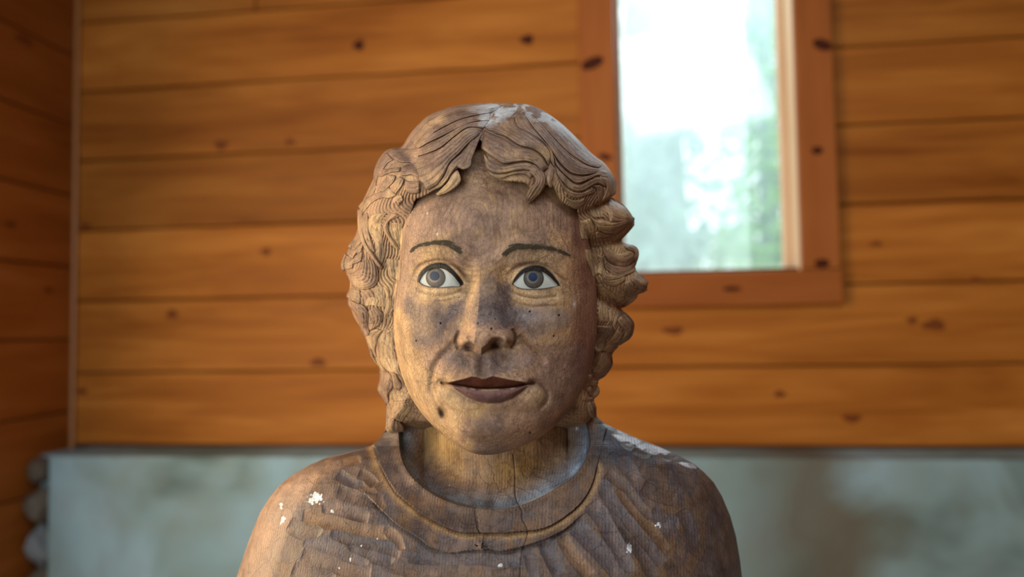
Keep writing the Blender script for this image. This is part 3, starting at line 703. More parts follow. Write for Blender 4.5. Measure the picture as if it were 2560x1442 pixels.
# ---- eyebrows: painted hair strokes ----------------------------------------
M_brow = flat_mat('eyebrow_paint', (.042, .032, .018), .8, .08, .7, 300)
def brow(pts, outer_first, n, seed):
    r = np.random.RandomState(seed); S = spline(pts, 60); vs = []; qs = []
    if outer_first: S = S[::-1]
    tn = np.gradient(S, axis=0); tn /= np.linalg.norm(tn, axis=1)[:, None]; nm = np.stack([-tn[:, 1], tn[:, 0]], 1)
    for k in range(n):
        t = r.rand() ** 1.1 * .93; i = int(t * (len(S) - 1)); thick = np.interp(t, [0, .12, .45, 1], [6, 9.0, 7.5, 2.0])
        o = r.uniform(-1, 1) * thick; L = r.uniform(10, 20) * (1 - .3 * t); p0 = S[i] + nm[i] * o
        upd = -1 if nm[i][1] > 0 else 1
        lift = (o * upd) ; dirv = tn[i] + nm[i] * (-.55 if lift < 0 else .1) * upd * (1 - t) * .8 * -1 * (-1)
        dirv = tn[i] + np.array([0, -.45 * (1 - t)]) if o * nm[i][1] > 0 else tn[i] + np.array([0, .12]); dirv /= np.linalg.norm(dirv)
        w = r.uniform(.8, 1.7); q = np.array([-dirv[1], dirv[0]])
        for f, ww in ((0, .5), (.35, 1), (.7, .8), (1.0, .1)):
            c = p0 + dirv * L * f + np.array([0, 1.5 * f * f]); vs += [c + q * w * ww, c - q * w * ww]
        b = 8 * k; qs += [[b + 2 * j, b + 2 * j + 1, b + 2 * j + 3, b + 2 * j + 2] for j in range(3)]
    vs = np.array(vs); rr3 = r.uniform(0, 1, len(vs) // 8).repeat(8)
    z = head_z(vs[:, 0], vs[:, 1]) - PXM * (1.0 + rr3)
    tag(link('eyebrow', mesh_np('eyebrow', unproj(vs[:, 0], vs[:, 1], z) - ROOT, np.array(qs)), M_brow, bust), label='thin dark brown painted eyebrow')
brow(BROW_L, True, 120, 4); brow(BROW_R, False, 140, 5)

# ---- neck and pullover ------------------------------------------------------
def Z5(*p): return [(560 + x / 3.263, 1000 + y / 3.263) for x, y in p]
def Z6(*p): return [(1200 + x / 3.263, 1000 + y / 3.263) for x, y in p]
C1 = spline([(1000, 1030)] + Z5((1425, 260), (1440, 400), (1480, 540), (1560, 650), (1700, 760), (1850, 830), (2000, 870), (2150, 885)) + Z6((0, 880), (130, 890), (280, 870), (430, 820), (580, 740), (740, 640), (840, 520), (890, 380), (890, 280), (850, 130)) + [(1458, 1015)], 110)
C2 = spline(Z5((1225, 380), (1250, 460), (1290, 560), (1380, 720), (1480, 820), (1620, 930), (1780, 1020), (1930, 1075), (2100, 1082)) + Z6((0, 1078), (160, 1082), (330, 1070), (480, 1055), (600, 1010), (720, 930), (830, 830), (910, 700), (950, 560)), 90)
C3 = spline(Z5((1240, 850), (1400, 1000), (1560, 1100), (1700, 1200), (1860, 1240), (2000, 1222), (2150, 1212)) + Z6((0, 1195), (160, 1225), (300, 1205), (420, 1170), (560, 1120), (680, 1060), (770, 990)), 80)
OL = np.array([(950, 1010), (1000, 990), (1030, 974), (1050, 968), (1075, 962), (1095, 950), (1115, 928), (1128, 890), (1137, 855), (1150, 803), (1165, 768), (1185, 734), (1210, 702), (1240, 676), (1280, 651), (1330, 630), (1380, 612), (1442, 592), (1520, 572), (1700, 545)])
OR = np.array([(950, 1462), (1000, 1476), (1030, 1484), (1045, 1496), (1060, 1514), (1080, 1556), (1100, 1602), (1120, 1655), (1140, 1698), (1160, 1736), (1180, 1760), (1205, 1784), (1240, 1805), (1290, 1826), (1340, 1840), (1400, 1850), (1442, 1855), (1520, 1862), (1700, 1872)])
ZFV = np.array([950, 1030, 1100, 1160, 1220, 1270, 1330, 1442, 1550, 1700]); ZFZ = np.array([.662, .650, .632, .612, .594, .580, .568, .550, .538, .525])
def torso_base(u, v):
    l, r = np.interp(v, OL[:, 0], OL[:, 1]), np.interp(v, OR[:, 0], OR[:, 1]); c = (l + r) / 2; hw = (r - l) / 2
    s = np.clip(np.abs(u - c) / hw, 0, 1); zf = np.interp(v, ZFV, ZFZ)
    return .672 - (.672 - zf) * (1 - s ** 2.3) ** (1 / 2.3)
GOUGES = []
for pts, w, d in ((((930, 740), (1100, 790), (1290, 830)), 80, 8), (((800, 900), (930, 900), (1180, 960)), 70, 9), (((880, 870), (1050, 940), (1170, 960)), 55, 7), (((640, 950), (830, 980), (1080, 1060), (1330, 1090)), 85, 9),
                  (((530, 1010), (640, 1070), (790, 1110)), 90, 8), (((870, 1090), (1100, 1150), (1300, 1200), (1440, 1235)), 85, 10), (((660, 1130), (860, 1190), (1050, 1280), (1180, 1330)), 95, 9), (((1000, 1200), (1200, 1270), (1390, 1320)), 70, 9),
                  (((640, 1250), (800, 1310), (1000, 1370), (1200, 1400)), 90, 8), (((1300, 1050), (1400, 1120), (1440, 1230)), 55, 9), (((1100, 600), (1180, 640), (1230, 700)), 60, 8), (((960, 500), (1060, 490), (1110, 480)), 50, 7), (((930, 600), (1050, 680), (1150, 690)), 60, 7),
                  (((1320, 1330), (1500, 1380), (1750, 1400), (2000, 1390)), 75, 6), (((1500, 1300), (1800, 1310), (2100, 1300), (2284, 1340)), 60, 6), (((560, 1380), (700, 1430), (900, 1470)), 90, 7), (((1000, 650), (1200, 760), (1290, 900)), 60, 5)):
    GOUGES.append((spline(Z5(*pts), 24), w / 3.263 * .85, d * .80))
for pts, w, d in ((((1030, 600), (1160, 690), (1280, 850), (1400, 970)), 60, 10), (((1000, 640), (1060, 810), (1200, 1000), (1380, 1200), (1500, 1330)), 75, 11), (((1130, 720), (1250, 880), (1400, 1060), (1520, 1230)), 60, 9), (((900, 840), (1000, 960), (1090, 1130), (1210, 1420)), 90, 12),
                  (((1080, 900), (1180, 1060), (1300, 1230), (1420, 1440)), 65, 9), (((770, 1010), (890, 1140), (1010, 1260), (1180, 1460)), 95, 12), (((670, 1110), (770, 1280), (900, 1440)), 70, 10), (((520, 1150), (580, 1280), (660, 1440)), 75, 11), (((380, 1220), (420, 1330), (430, 1460)), 60, 7),
                  (((920, 230), (1040, 300), (1160, 480)), 70, 7), (((1070, 420), (1180, 520), (1290, 660)), 75, 7), (((1300, 560), (1420, 600), (1560, 620)), 80, 6), (((1330, 700), (1450, 760), (1600, 800)), 90, 7), (((1400, 900), (1500, 980), (1620, 1000)), 80, 6), (((1640, 900), (1720, 1050), (1740, 1250)), 70, 6),
                  (((1140, 340), (1230, 380), (1250, 360)), 40, 5), (((1250, 400), (1340, 440), (1390, 410)), 45, 6), (((1400, 440), (1530, 470), (1570, 450)), 45, 6), (((1570, 480), (1700, 540), (1770, 550)), 45, 6), (((0, 1300), (200, 1310), (330, 1340)), 55, 6), (((100, 1420), (300, 1400), (420, 1440)), 50, 6)):
    GOUGES.append((spline(Z6(*pts), 24), w / 3.263 * .85, d * .80))
CRACK = spline(Z6((270, 440), (285, 600), (290, 790), (340, 900), (340, 960), (385, 1060), (370, 1150), (340, 1250), (325, 1442)), 60)
rows = np.concatenate([np.linspace(955, 1446, 375), np.linspace(1450, 1700, 30)])
sc_ = np.sin(np.linspace(-1, 1, 1000) * np.pi / 2 * .985) / math.sin(np.pi / 2 * .985)
Vt, Sx = np.meshgrid(rows, sc_, indexing='ij')
l_, r_ = np.interp(Vt, OL[:, 0], OL[:, 1]), np.interp(Vt, OR[:, 0], OR[:, 1])
Ut = (l_ + r_) / 2 + Sx * (r_ - l_) / 2
Zt = torso_base(Ut, Vt)
d1, _, _ = pdist(Ut, Vt, C1, 400)
poly1 = np.vstack([C1, [[1458, 900], [1000, 900]]]); in1 = inside(Ut, Vt, poly1)
q = np.where(in1, d1, 0.0)
zneck = .676 - .058 * np.sqrt(np.clip(1 - ((Ut - 1240) / 178) ** 2, 0.0, 1))
wN = sst(0, 1, np.clip((q - 4) / 105, 0, 1)) ** .8
zin = (Zt + .009 * sst(0, 5, q)) * (1 - wN) + zneck * wN
relief = np.zeros_like(Ut)
d2, s2, _ = pdist(Ut, Vt, C2, 120); d3, s3, _ = pdist(Ut, Vt, C3, 120)
ins2 = s2 < 0; ins3 = s3 < 0                      # inside = above the curve
out1 = ~in1
relief += np.where(out1, 10 * np.exp(-(d1 / 16) ** 2), 0)
relief += np.where(out1 & ins2, 11 * np.exp(-(d2 / 22)), 0) - np.where(~ins2, 8 * np.exp(-(d2 / 9)), 0) * (d2 < 100)
relief += np.where(ins3 & ~ins2 & (d3 < 100), 13 * np.exp(-(d3 / 16)), 0) - np.where(~ins3 & (d3 < 100), 9 * np.exp(-(d3 / 10)), 0)
owner = np.full(Ut.shape, -1); carve = np.zeros_like(Ut); second = np.zeros_like(Ut)
outside_zone = sst(2, 14, np.where(ins2 & (d2 < 1e5), -d2, d2)) if True else 1
for gi, (S_, w_, dp) in enumerate(GOUGES):
    d, _, tp = pdist(Ut, Vt, S_, w_ * 1.2)
    endw = np.clip(np.minimum(tp / .15, (1 - tp) / .12), .0, 1) ** .5
    c_ = dp * endw * np.clip(1 - (d / w_) ** 2, 0, 1)
    owner = np.where(c_ > carve, gi, owner); second = np.maximum(second, np.minimum(carve, c_)); carve = np.maximum(carve, c_)
free = np.where(in1, 0, 1) * np.where(ins2 & (d1 < 75), .15, 1)
relief -= carve * free
relief -= facet(Ut, Vt * .8, 40, 34, 2.0) * out1 + facet(Ut, Vt, 44, 40, 3.0) * in1
dc, _, _ = pdist(Ut, Vt, CRACK, 20); relief -= 4 * np.exp(-(dc / 1.2) ** 2)
edge_f = np.clip(1 - np.abs(Sx) ** 14, 0, 1)
Zt = np.where(in1, zin, Zt) - PXM * relief * edge_f
# colours
n1 = fnoise(Ut / 80, Vt / 80, 51, 4); n2 = fnoise(Ut / 24, Vt / 60, 61, 4); n3 = fnoise(Ut / 6, Vt / 120, 71, 3)
BODY = np.array([.064, .048, .043]); BODY2 = np.array([.155, .090, .046]); SLATE = np.array([.046, .049, .064])
Ct = np.zeros(Ut.shape + (3,)) + BODY
Ct = blend(Ct, .85 * sst(.46, .58, n1), SLATE); Ct = blend(Ct, .6 * sst(.52, .68, n2), BODY2)
Ct = blend(Ct, .55 * np.where(out1, np.exp(-(d1 / 30)), 0), BODY2 * .9)
gap = (carve - second) / 1.0
ln = np.exp(-(gap / 1.1) ** 2) * sst(.3, .9, carve) * free
gr = random.Random(5); gt = np.array([[SLATE, SLATE * 1.35, BODY, BODY * 1.3, BODY2 * .9, BODY2][gr.choice((0, 0, 1, 2, 3, 3, 4, 5))] for _ in GOUGES] + [BODY])
Ct = np.where((owner >= 0)[..., None], Ct * (1 - .85 * (sst(.3, 1.5, carve) * free)[..., None]) + gt[owner] * .85 * (sst(.3, 1.5, carve) * free)[..., None], Ct)
Ct = blend(Ct, .4 * sst(.5, .68, n2), BODY2)
Ct = blend(Ct, .80 * ln, (.035, .028, .028))
for d_ in (np.where(d1 < 100, d1, 1e3), np.where(d2 < 100, d2, 1e3), np.where(d3 < 100, d3, 1e3)): Ct = blend(Ct, .7 * np.exp(-(d_ / 2.2) ** 2), (.035, .026, .024))
Ct = blend(Ct, .75 * np.where(~ins2 & (d2 < 100), np.exp(-((d2 - 8) / 9) ** 2), 0), OCHRE * .85)
Ct = blend(Ct, .4 * np.where(~ins3 & (d3 < 60), np.exp(-(d3 / 16)), 0), BLUE)
lw_ = np.clip((Ut - l_) / 95, 0, 1); Ct = blend(Ct, .75 * (1 - sst(.75, 1.1, lw_ + (n2 - .5) * .25)) * sst(1120, 1200, Vt), np.array([.33, .205, .125]))  # left arm painted lighter: its warm-lit side put into the colour
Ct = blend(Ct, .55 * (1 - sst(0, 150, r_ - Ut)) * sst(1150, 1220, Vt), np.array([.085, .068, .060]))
neckc = blend(np.zeros(Ut.shape + (3,)) + OCHRE * np.array([.80, .72, .50]), .5 * sst(.45, .65, n1), BROWN)
neckc = blend(neckc, .95 * np.exp(-(q / 44) ** 2.0), np.array([.19, .265, .36]))  # cool light reflected in the collar channel, painted as blue
neckc = blend(neckc, .5 * np.exp(-(q / 70) ** 2.0) * sst(.4, .6, n2), GREY)
Ct = np.where(in1[..., None], neckc, Ct)
Ct = blend(Ct, .85 * np.exp(-(dc / 1.3) ** 2), (.02, .015, .012))
def blot(cu, cv, a, b, s):
    d = 1 - np.hypot((Ut - cu) / a, (Vt - cv) / b) + (fnoise(Ut / 6, Vt / 6, s, 3) - .5) * 2.0 - .15
    return sst(.0, .12, d) * (np.hypot((Ut - cu) / a, (Vt - cv) / b) < 1.8)
for k, (x, y, a, b) in enumerate(((789, 1245, 19, 15), (706, 1299, 7, 12), (703, 1268, 5, 10), (833, 1280, 7, 6), (876, 1398, 4, 4), (1249, 1412, 5, 5), (943, 1347, 4, 4), (1124, 1213, 3, 3), (1645, 1309, 7, 9), (1572, 1370, 8, 10), (1442, 1072, 4, 5), (902, 1364, 3, 3), (848, 1420, 3, 3))):
    Ct = blend(Ct, .95 * blot(x, y, a, b, 90 + k), (.62, .68, .70))
Ct = blend(Ct, .85 * sst(.30, .50, fnoise(Ut / 26, Vt / 9, 85, 3)) * polym(Ut, Vt, [(1505, 1058), (1560, 1082), (1640, 1113), (1700, 1138), (1738, 1160), (1735, 1172), (1690, 1158), (1630, 1136), (1560, 1108)], 3, 80, 5), (.60, .67, .72))  # pale window sheen along the right shoulder, painted into the colour
for k in range(70):
    x, y = rng.uniform(700, 1800), rng.uniform(1180, 1440)
    Ct = blend(Ct, .8 * gauss(Ut, Vt, x, y, 1.3, 1.8), (.02, .015, .012))
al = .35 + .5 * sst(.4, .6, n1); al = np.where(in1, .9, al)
Pt = unproj(Ut, Vt, Zt)
nr, nc = Ut.shape
# lower body down to the floor (below the frame), then the back
low = []; lastrow = Pt[-1]
for zz in np.linspace(lastrow[:, 2].mean() - .03, 0.0, 8):
    k = lastrow.copy(); k[:, 2] = zz; low.append(k)
allrows = np.concatenate([Pt, np.array(low)], 0)
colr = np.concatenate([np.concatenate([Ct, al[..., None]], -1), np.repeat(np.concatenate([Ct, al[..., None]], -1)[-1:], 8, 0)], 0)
nb = 60
L0, R0 = allrows[:, 0], allrows[:, -1]
vis = np.concatenate([rows, np.full(8, 1700.)])
ang = np.linspace(0, np.pi, nb + 2)[1:-1]
fw = R[:, 1].copy(); fw[2] = 0; fw /= np.linalg.norm(fw)
mid = (L0 + R0) / 2; half = (R0 - L0) / 2
bd = np.interp(vis, [955, 1150, 1300, 1700], [.055, .085, .10, .11])
back = mid[:, None, :] + half[:, None, :] * np.cos(ang)[None, :, None] + (fw[None, None, :] * bd[:, None, None] * np.sin(ang)[None, :, None])
full = np.concatenate([allrows, back], 1); colf = np.concatenate([colr, np.tile(np.array([.2, .14, .11, .5]), (len(allrows), nb, 1))], 1)
nrf, ncf = full.shape[:2]
qd = grid_quads(nrf, ncf, True, True)
code = np.zeros((nrf, ncf), int)
code[:nr, :nc] = np.where(in1, 1, np.where(ins2 & (d1 < 95) & (Vt > 1035), 2, 0))
fc = code.ravel()[qd].max(1); fc = np.where((fc == 2) & (code.ravel()[qd] == 1).any(1), 1, fc)
def piece(name, sel, mat, parent):
    q_ = qd[sel]; used, inv = np.unique(q_, return_inverse=True)
    return link(name, mesh_np(name, (full.reshape(-1, 3) - ROOT)[used], inv.reshape(-1, 4), True, colf.reshape(-1, 4)[used]), mat, parent)
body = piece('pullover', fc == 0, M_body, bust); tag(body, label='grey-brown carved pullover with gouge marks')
tag(piece('collar', fc == 2, M_body, body), label='raised round collar band')
tag(piece('neck', fc == 1, M_body, bust), label='golden brown cracked neck')

# ---- hair -------------------------------------------------------------------
def HZ(k, pts):
    ox, oy, s = {'a': (840, 240, 3.2), 'b': (840, 340, 4.004), 'c': (840, 640, 3.004), 'd': (1400, 400, 4.004), 'e': (1400, 680, 3.434), 'f': (850, 340, 7.21), 'g': (850, 530, 7.21), 'h': (850, 700, 7.21), 'i': (900, 880, 7.21), 'j': (1430, 400, 7.21), 'k': (1440, 580, 7.21), 'l': (1440, 760, 7.21), 'm': (1000, 250, 4.807), 'n': (1250, 250, 4.807), 'p': (0, 0, 1.0)}[k]
    return [(ox + x / s, oy + y / s) for x, y in pts]
CAP_OUT = spline([(1240, 257), (1327, 263), (1387, 296), (1434, 337), (1480, 384), (1512, 409), (1535, 443), (1540, 480), (1529, 498), (1566, 520), (1583, 549), (1568, 580), (1555, 603), (1583, 615), (1593, 640), (1588, 668), (1603, 692), (1616, 708), (1610, 725), (1583, 745), (1553, 766), (1567, 788), (1579, 810), (1573, 843), (1544, 866), (1527, 895), (1527, 913), (1497, 951), (1494, 971), (1486, 997), (1482, 1040), (1440, 1085),
                  (1340, 1100), (1235, 1105), (1130, 1100), (1020, 1085), (968, 1080), (973, 1050), (970, 1015), (950, 975), (953, 935), (934, 885), (908, 830), (884, 790), (872, 742), (875, 705), (862, 665), (871, 635), (888, 600), (896, 560), (900, 520), (920, 475), (936, 440), (941, 410), (960, 381), (978, 371), (1003, 367), (1025, 335), (1045, 312), (1070, 290), (1110, 273), (1160, 262)], 420, True)
KC = (1235., 640.); KR = polar_radius(CAP_OUT, KC)
HAIRLINE = spline([(1034, 520), (1040, 500), (1058, 492), (1085, 478), (1112, 455), (1135, 430), (1165, 400), (1195, 352), (1212, 372), (1224, 420), (1248, 450), (1290, 455), (1318, 462), (1332, 490), (1350, 470), (1378, 465), (1400, 500), (1430, 520), (1440, 512), (1446, 560), (1458, 640), (1466, 760), (1455, 900), (1420, 990), (1370, 1050), (1300, 1090), (1215, 1110), (1130, 1090), (1090, 1050), (1050, 990), (1016, 880), (1010, 780), (1018, 650), (1022, 560)], 200, True)
def cap_front(u, v):
    a = np.arctan2(v - KC[1], u - KC[0]); rr_ = np.clip(np.hypot(u - KC[0], v - KC[1]) / KR(a), 0, 1)
    A = .128 - .058 * sst(430, 640, v)
    return .664 - A * (1 - rr_ ** 2.3) ** (1 / 2.3)
LOCKS = []
def K(k, w, pts, strands=3, lift=.35, tone=None): LOCKS.append((HZ(k, pts), w, strands, lift, tone))
RIBBONS = []
def B(k, n, h, e1, e2): RIBBONS.append((HZ(k, e1), HZ(k, e2), n, h))
# fringe, viewer's left of the parting
B('m', 2, 6, [(1000, 350), (880, 420), (800, 560), (700, 720), (660, 800)], [(1000, 380), (940, 520), (870, 700), (850, 800), (760, 840)])
B('m', 1, 6, [(690, 840), (620, 900), (560, 1000), (430, 1130)], [(700, 850), (730, 980), (600, 1100), (450, 1150)])
B('m', 2, 7, [(800, 600), (680, 680), (590, 770), (540, 900), (440, 1040)], [(830, 640), (740, 740), (640, 850), (560, 980), (470, 1060), (300, 1130)])
B('m', 5, 15, [(1010, 345), (820, 330), (640, 450), (480, 580), (260, 660), (80, 690)], [(980, 390), (820, 530), (720, 640), (600, 760), (530, 900), (450, 1020), (310, 1100)])
B('m', 3, 12, [(1080, 250), (900, 260), (700, 330), (460, 470), (250, 570), (0, 600)], [(1010, 345), (820, 330), (640, 450), (480, 580), (260, 665), (60, 700)])
B('m', 3, 11, [(1100, 150), (900, 190), (700, 250), (470, 360), (270, 470), (110, 500)], [(1080, 250), (900, 260), (720, 330), (500, 440), (330, 520), (210, 590)])
B('m', 3, 10, [(1200, 90), (1000, 110), (750, 90), (520, 150), (320, 260)], [(1110, 150), (900, 185), (700, 240), (480, 350), (300, 460)])
B('m', 2, 8, [(1300, 40), (1100, 42), (800, 72), (560, 128), (340, 255)], [(1200, 90), (1000, 112), (760, 104), (530, 165), (320, 275)])
B('m', 2, 8, [(320, 270), (220, 380), (110, 480)], [(460, 350), (340, 460), (220, 570)])
B('m', 2, 9, [(1420, 60), (1380, 170), (1260, 250), (1090, 330)], [(1250, 80), (1150, 130), (1080, 230), (1010, 330)])
# fringe, viewer's right of the parting
B('n', 2, 6, [(-160, 840), (-60, 890), (60, 890), (200, 855), (340, 850), (430, 890)], [(-120, 900), (0, 940), (120, 905), (240, 885), (330, 905), (360, 960)])
B('n', 2, 10, [(-200, 640), (-110, 730), (40, 790), (200, 760), (340, 750), (450, 800), (510, 870)], [(-170, 820), (-60, 880), (60, 880), (200, 850), (340, 850), (450, 900), (500, 960)])
B('n', 4, 15, [(400, 760), (520, 860), (550, 960), (520, 1080), (400, 1210), (330, 1250)], [(340, 860), (420, 930), (420, 1000), (360, 1050), (320, 1140), (310, 1230)])
B('n', 4, 16, [(-200, 350), (-60, 420), (60, 470), (200, 560), (380, 600), (500, 680), (590, 820)], [(-230, 580), (-100, 680), (40, 770), (180, 750), (330, 740), (440, 790), (510, 880)])
B('n', 5, 14, [(170, 190), (220, 320), (400, 410), (520, 510), (600, 610), (605, 740)], [(-180, 345), (50, 430), (220, 540), (400, 590), (520, 680), (590, 800)])
B('n', 3, 10, [(270, 120), (400, 330), (540, 500), (620, 600), (650, 700), (660, 820)], [(170, 200), (210, 320), (380, 410), (500, 490), (590, 600), (605, 740)])
B('n', 2, 9, [(0, 90), (100, 170), (160, 290), (260, 340)], [(-190, 330), (-60, 400), (60, 440), (230, 530)])
B('n', 5, 14, [(290, 90), (460, 240), (600, 400), (740, 560), (880, 700), (1040, 790), (1200, 830)], [(270, 140), (400, 330), (540, 500), (640, 640), (740, 780), (880, 890), (1050, 900), (1230, 850)])
B('n', 4, 12, [(300, 75), (480, 118), (640, 226), (800, 376), (960, 526), (1110, 696), (1240, 786)], [(290, 100), (460, 250), (600, 400), (750, 560), (900, 690), (1050, 780), (1200, 820)])
B('n', 2, 9, [(760, 1130), (850, 1190), (950, 1200), (1030, 1170)], [(800, 1200), (870, 1290), (960, 1290), (1020, 1220)])
B('n', 2, 9, [(700, 920), (790, 1040), (890, 1100), (1000, 1110), (1130, 1050)], [(740, 1040), (830, 1150), (930, 1180), (1040, 1140), (1150, 1110)])
B('n', 2, 11, [(660, 780), (780, 900), (890, 1000), (980, 1010), (1100, 950), (1200, 930), (1280, 1000)], [(680, 880), (770, 1010), (880, 1090), (990, 1100), (1100, 1040), (1180, 1010), (1280, 1050)])
B('n', 2, 14, [(640, 640), (720, 780), (860, 900), (1000, 920), (1120, 890), (1230, 840), (1340, 880)], [(660, 760), (760, 880), (880, 980), (960, 1000), (1080, 950), (1180, 910), (1290, 960)])
B('n', 3, 13, [(1190, 900), (1310, 870), (1385, 960), (1395, 1060), (1385, 1130)], [(1190, 960), (1250, 1010), (1280, 1060), (1250, 1150), (1200, 1240)])
B('n', 1, 9, [(1100, 1030), (1160, 1060), (1180, 1150), (1190, 1240)], [(1180, 1020), (1240, 1060), (1240, 1140), (1230, 1240)])
B('n', 1, 10, [(600, 800), (560, 900), (560, 980), (600, 1060)], [(655, 820), (645, 920), (625, 990), (635, 1060)])
# viewer's left side
B('f', 3, 12, [(1440, 250), (1300, 240), (1080, 222), (900, 222)], [(1440, 480), (1250, 480), (1100, 470), (960, 400), (870, 310)])
B('f', 3, 10, [(860, 305), (800, 310), (730, 425), (650, 515)], [(970, 430), (870, 480), (800, 570), (740, 640)])
B('f', 3, 9, [(1110, 560), (980, 570), (830, 590), (700, 570), (640, 525)], [(1090, 640), (980, 650), (850, 680), (740, 740), (640, 700)])
B('f', 2, 10, [(1440, 480), (1260, 490), (1120, 540)], [(1440, 760), (1300, 700), (1180, 720), (1080, 720)])
B('f', 4, 9, [(850, 680), (830, 760), (720, 860), (620, 900)], [(1000, 700), (980, 800), (900, 900), (780, 1000), (640, 960)])
B('f', 3, 10, [(1090, 720), (1000, 800), (960, 920), (880, 960)], [(1160, 760), (1130, 880), (1040, 1000), (1000, 1060)])
B('f', 2, 12, [(1440, 800), (1300, 820), (1160, 800)], [(1440, 1030), (1300, 1050), (1180, 1000)])
B('f', 3, 9, [(645, 525), (606, 700), (606, 880), (510, 1000), (430, 1130)], [(740, 620), (660, 780), (640, 930), (590, 1040), (500, 1110)])
B('f', 3, 11, [(900, 920), (780, 1000), (640, 1050), (480, 1130), (335, 1280)], [(1040, 1060), (880, 1120), (740, 1110), (560, 1200), (400, 1400)])
B('f', 2, 8, [(1130, 1070), (1010, 1080), (960, 1180), (1060, 1260)], [(1140, 1150), (1100, 1190), (1070, 1230), (1080, 1250)])
B('g', 3, 5, [(620, 20), (520, 130), (500, 280), (560, 420), (640, 560), (640, 740), (640, 850)], [(860, 0), (760, 130), (740, 300), (760, 450), (780, 620), (800, 760), (740, 960)])
B('g', 1, 8, [(960, 0), (830, 200), (790, 310), (860, 450), (960, 640)], [(1100, 60), (900, 150), (850, 250), (900, 420), (1000, 560), (1080, 700)])
B('g', 3, 4, [(920, 180), (870, 300), (930, 450), (1030, 580)], [(1110, 180), (1120, 400), (1110, 600), (1090, 720)])
B('g', 2, 5, [(850, 820), (850, 1000), (900, 1150)], [(1090, 850), (1080, 1050), (1060, 1250)])
B('g', 2, 9, [(370, 60), (385, 300), (440, 470), (490, 600), (580, 730)], [(490, 0), (500, 300), (530, 450), (580, 600), (630, 740)])
B('g', 1, 14, [(335, -60), (338, 200), (360, 400), (440, 620), (560, 800), (680, 960), (760, 1040)], [(400, -60), (380, 200), (405, 400), (485, 600), (610, 770), (720, 940), (780, 1030)])
B('g', 2, 9, [(325, 330), (285, 450), (205, 570), (155, 640)], [(400, 470), (370, 540), (270, 640), (240, 690)])
B('g', 2, 9, [(430, 560), (330, 640), (260, 680), (155, 655)], [(400, 720), (290, 740), (220, 830), (115, 745)])
B('g', 3, 9, [(420, 700), (320, 780), (230, 850), (110, 800)], [(400, 860), (330, 900), (230, 930), (180, 980), (90, 960)])
B('g', 4, 11, [(115, 745), (65, 860), (38, 960), (65, 1060)], [(200, 820), (220, 920), (210, 1000), (180, 1020)])
B('g', 7, 14, [(400, 880), (350, 1000), (280, 1080), (190, 1120), (100, 1080)], [(600, 830), (670, 1000), (690, 1180), (620, 1330), (430, 1390), (225, 1340)])
B('h', 3, 9, [(205, 150), (155, 240), (138, 310), (175, 330)], [(340, 170), (360, 280), (350, 400), (310, 430)])
B('h', 2, 4, [(620, 120), (640, 300), (640, 440)], [(760, 80), (800, 300), (830, 500)])
B('h', 1, 5, [(760, 90), (830, 250), (840, 450), (760, 680)], [(830, 130), (920, 320), (920, 520), (800, 740)])
B('h', 2, 4, [(920, 20), (985, 200), (950, 450), (870, 600)], [(1020, 30), (1010, 250), (980, 480), (890, 780)])
B('h', 3, 6, [(520, 300), (460, 400), (470, 480)], [(780, 300), (800, 400), (770, 480), (640, 440)])
B('h', 5, 10, [(520, 540), (510, 680), (510, 800), (525, 930)], [(640, 470), (720, 560), (780, 620), (760, 720), (680, 850)])
B('h', 4, 13, [(165, 330), (178, 460), (295, 600), (375, 780), (405, 920), (485, 1040)], [(310, 430), (420, 460), (500, 580), (500, 700), (490, 820), (540, 1000)])
B('h', 3, 5, [(780, 900), (720, 1050), (710, 1250), (720, 1442)], [(970, 880), (960, 1080), (970, 1250), (990, 1442)])
B('h', 2, 9, [(680, 870), (520, 960), (560, 1100), (580, 1260), (600, 1390)], [(780, 900), (690, 1000), (650, 1130), (620, 1250), (640, 1400)])
B('h', 1, 7, [(405, 930), (475, 1050), (526, 1200), (586, 1400)], [(500, 980), (550, 1080), (570, 1250), (600, 1400)])
B('i', 2, 4, [(350, 20), (360, 150), (440, 290), (560, 360)], [(640, 60), (660, 200), (700, 350), (730, 450)])
B('i', 2, 7, [(178, 0), (268, 170), (388, 300)], [(230, 50), (340, 180), (440, 310), (560, 380)])
B('i', 3, 5, [(600, 680), (590, 800), (640, 900)], [(780, 700), (800, 800), (880, 860)])
B('i', 3, 6, [(640, 930), (560, 1050), (560, 1180)], [(900, 900), (930, 1000), (760, 1240)])
B('i', 4, 11, [(368, 320), (378, 480), (338, 680), (438, 840), (488, 960)], [(460, 330), (570, 460), (590, 620), (500, 760), (520, 900)])
B('i', 1, 10, [(560, 340), (580, 480), (590, 600), (640, 680)], [(640, 380), (700, 500), (750, 610), (700, 680)])
B('i', 1, 8, [(478, 860), (496, 1050), (486, 1250), (456, 1442)], [(540, 960), (550, 1150), (530, 1250), (510, 1350)])
B('i', 1, 11, [(590, 1190), (530, 1260), (520, 1350), (570, 1430)], [(620, 1200), (620, 1300), (620, 1442)])
B('i', 2, 11, [(640, 1230), (630, 1320), (620, 1442)], [(720, 1260), (770, 1350), (770, 1442)])
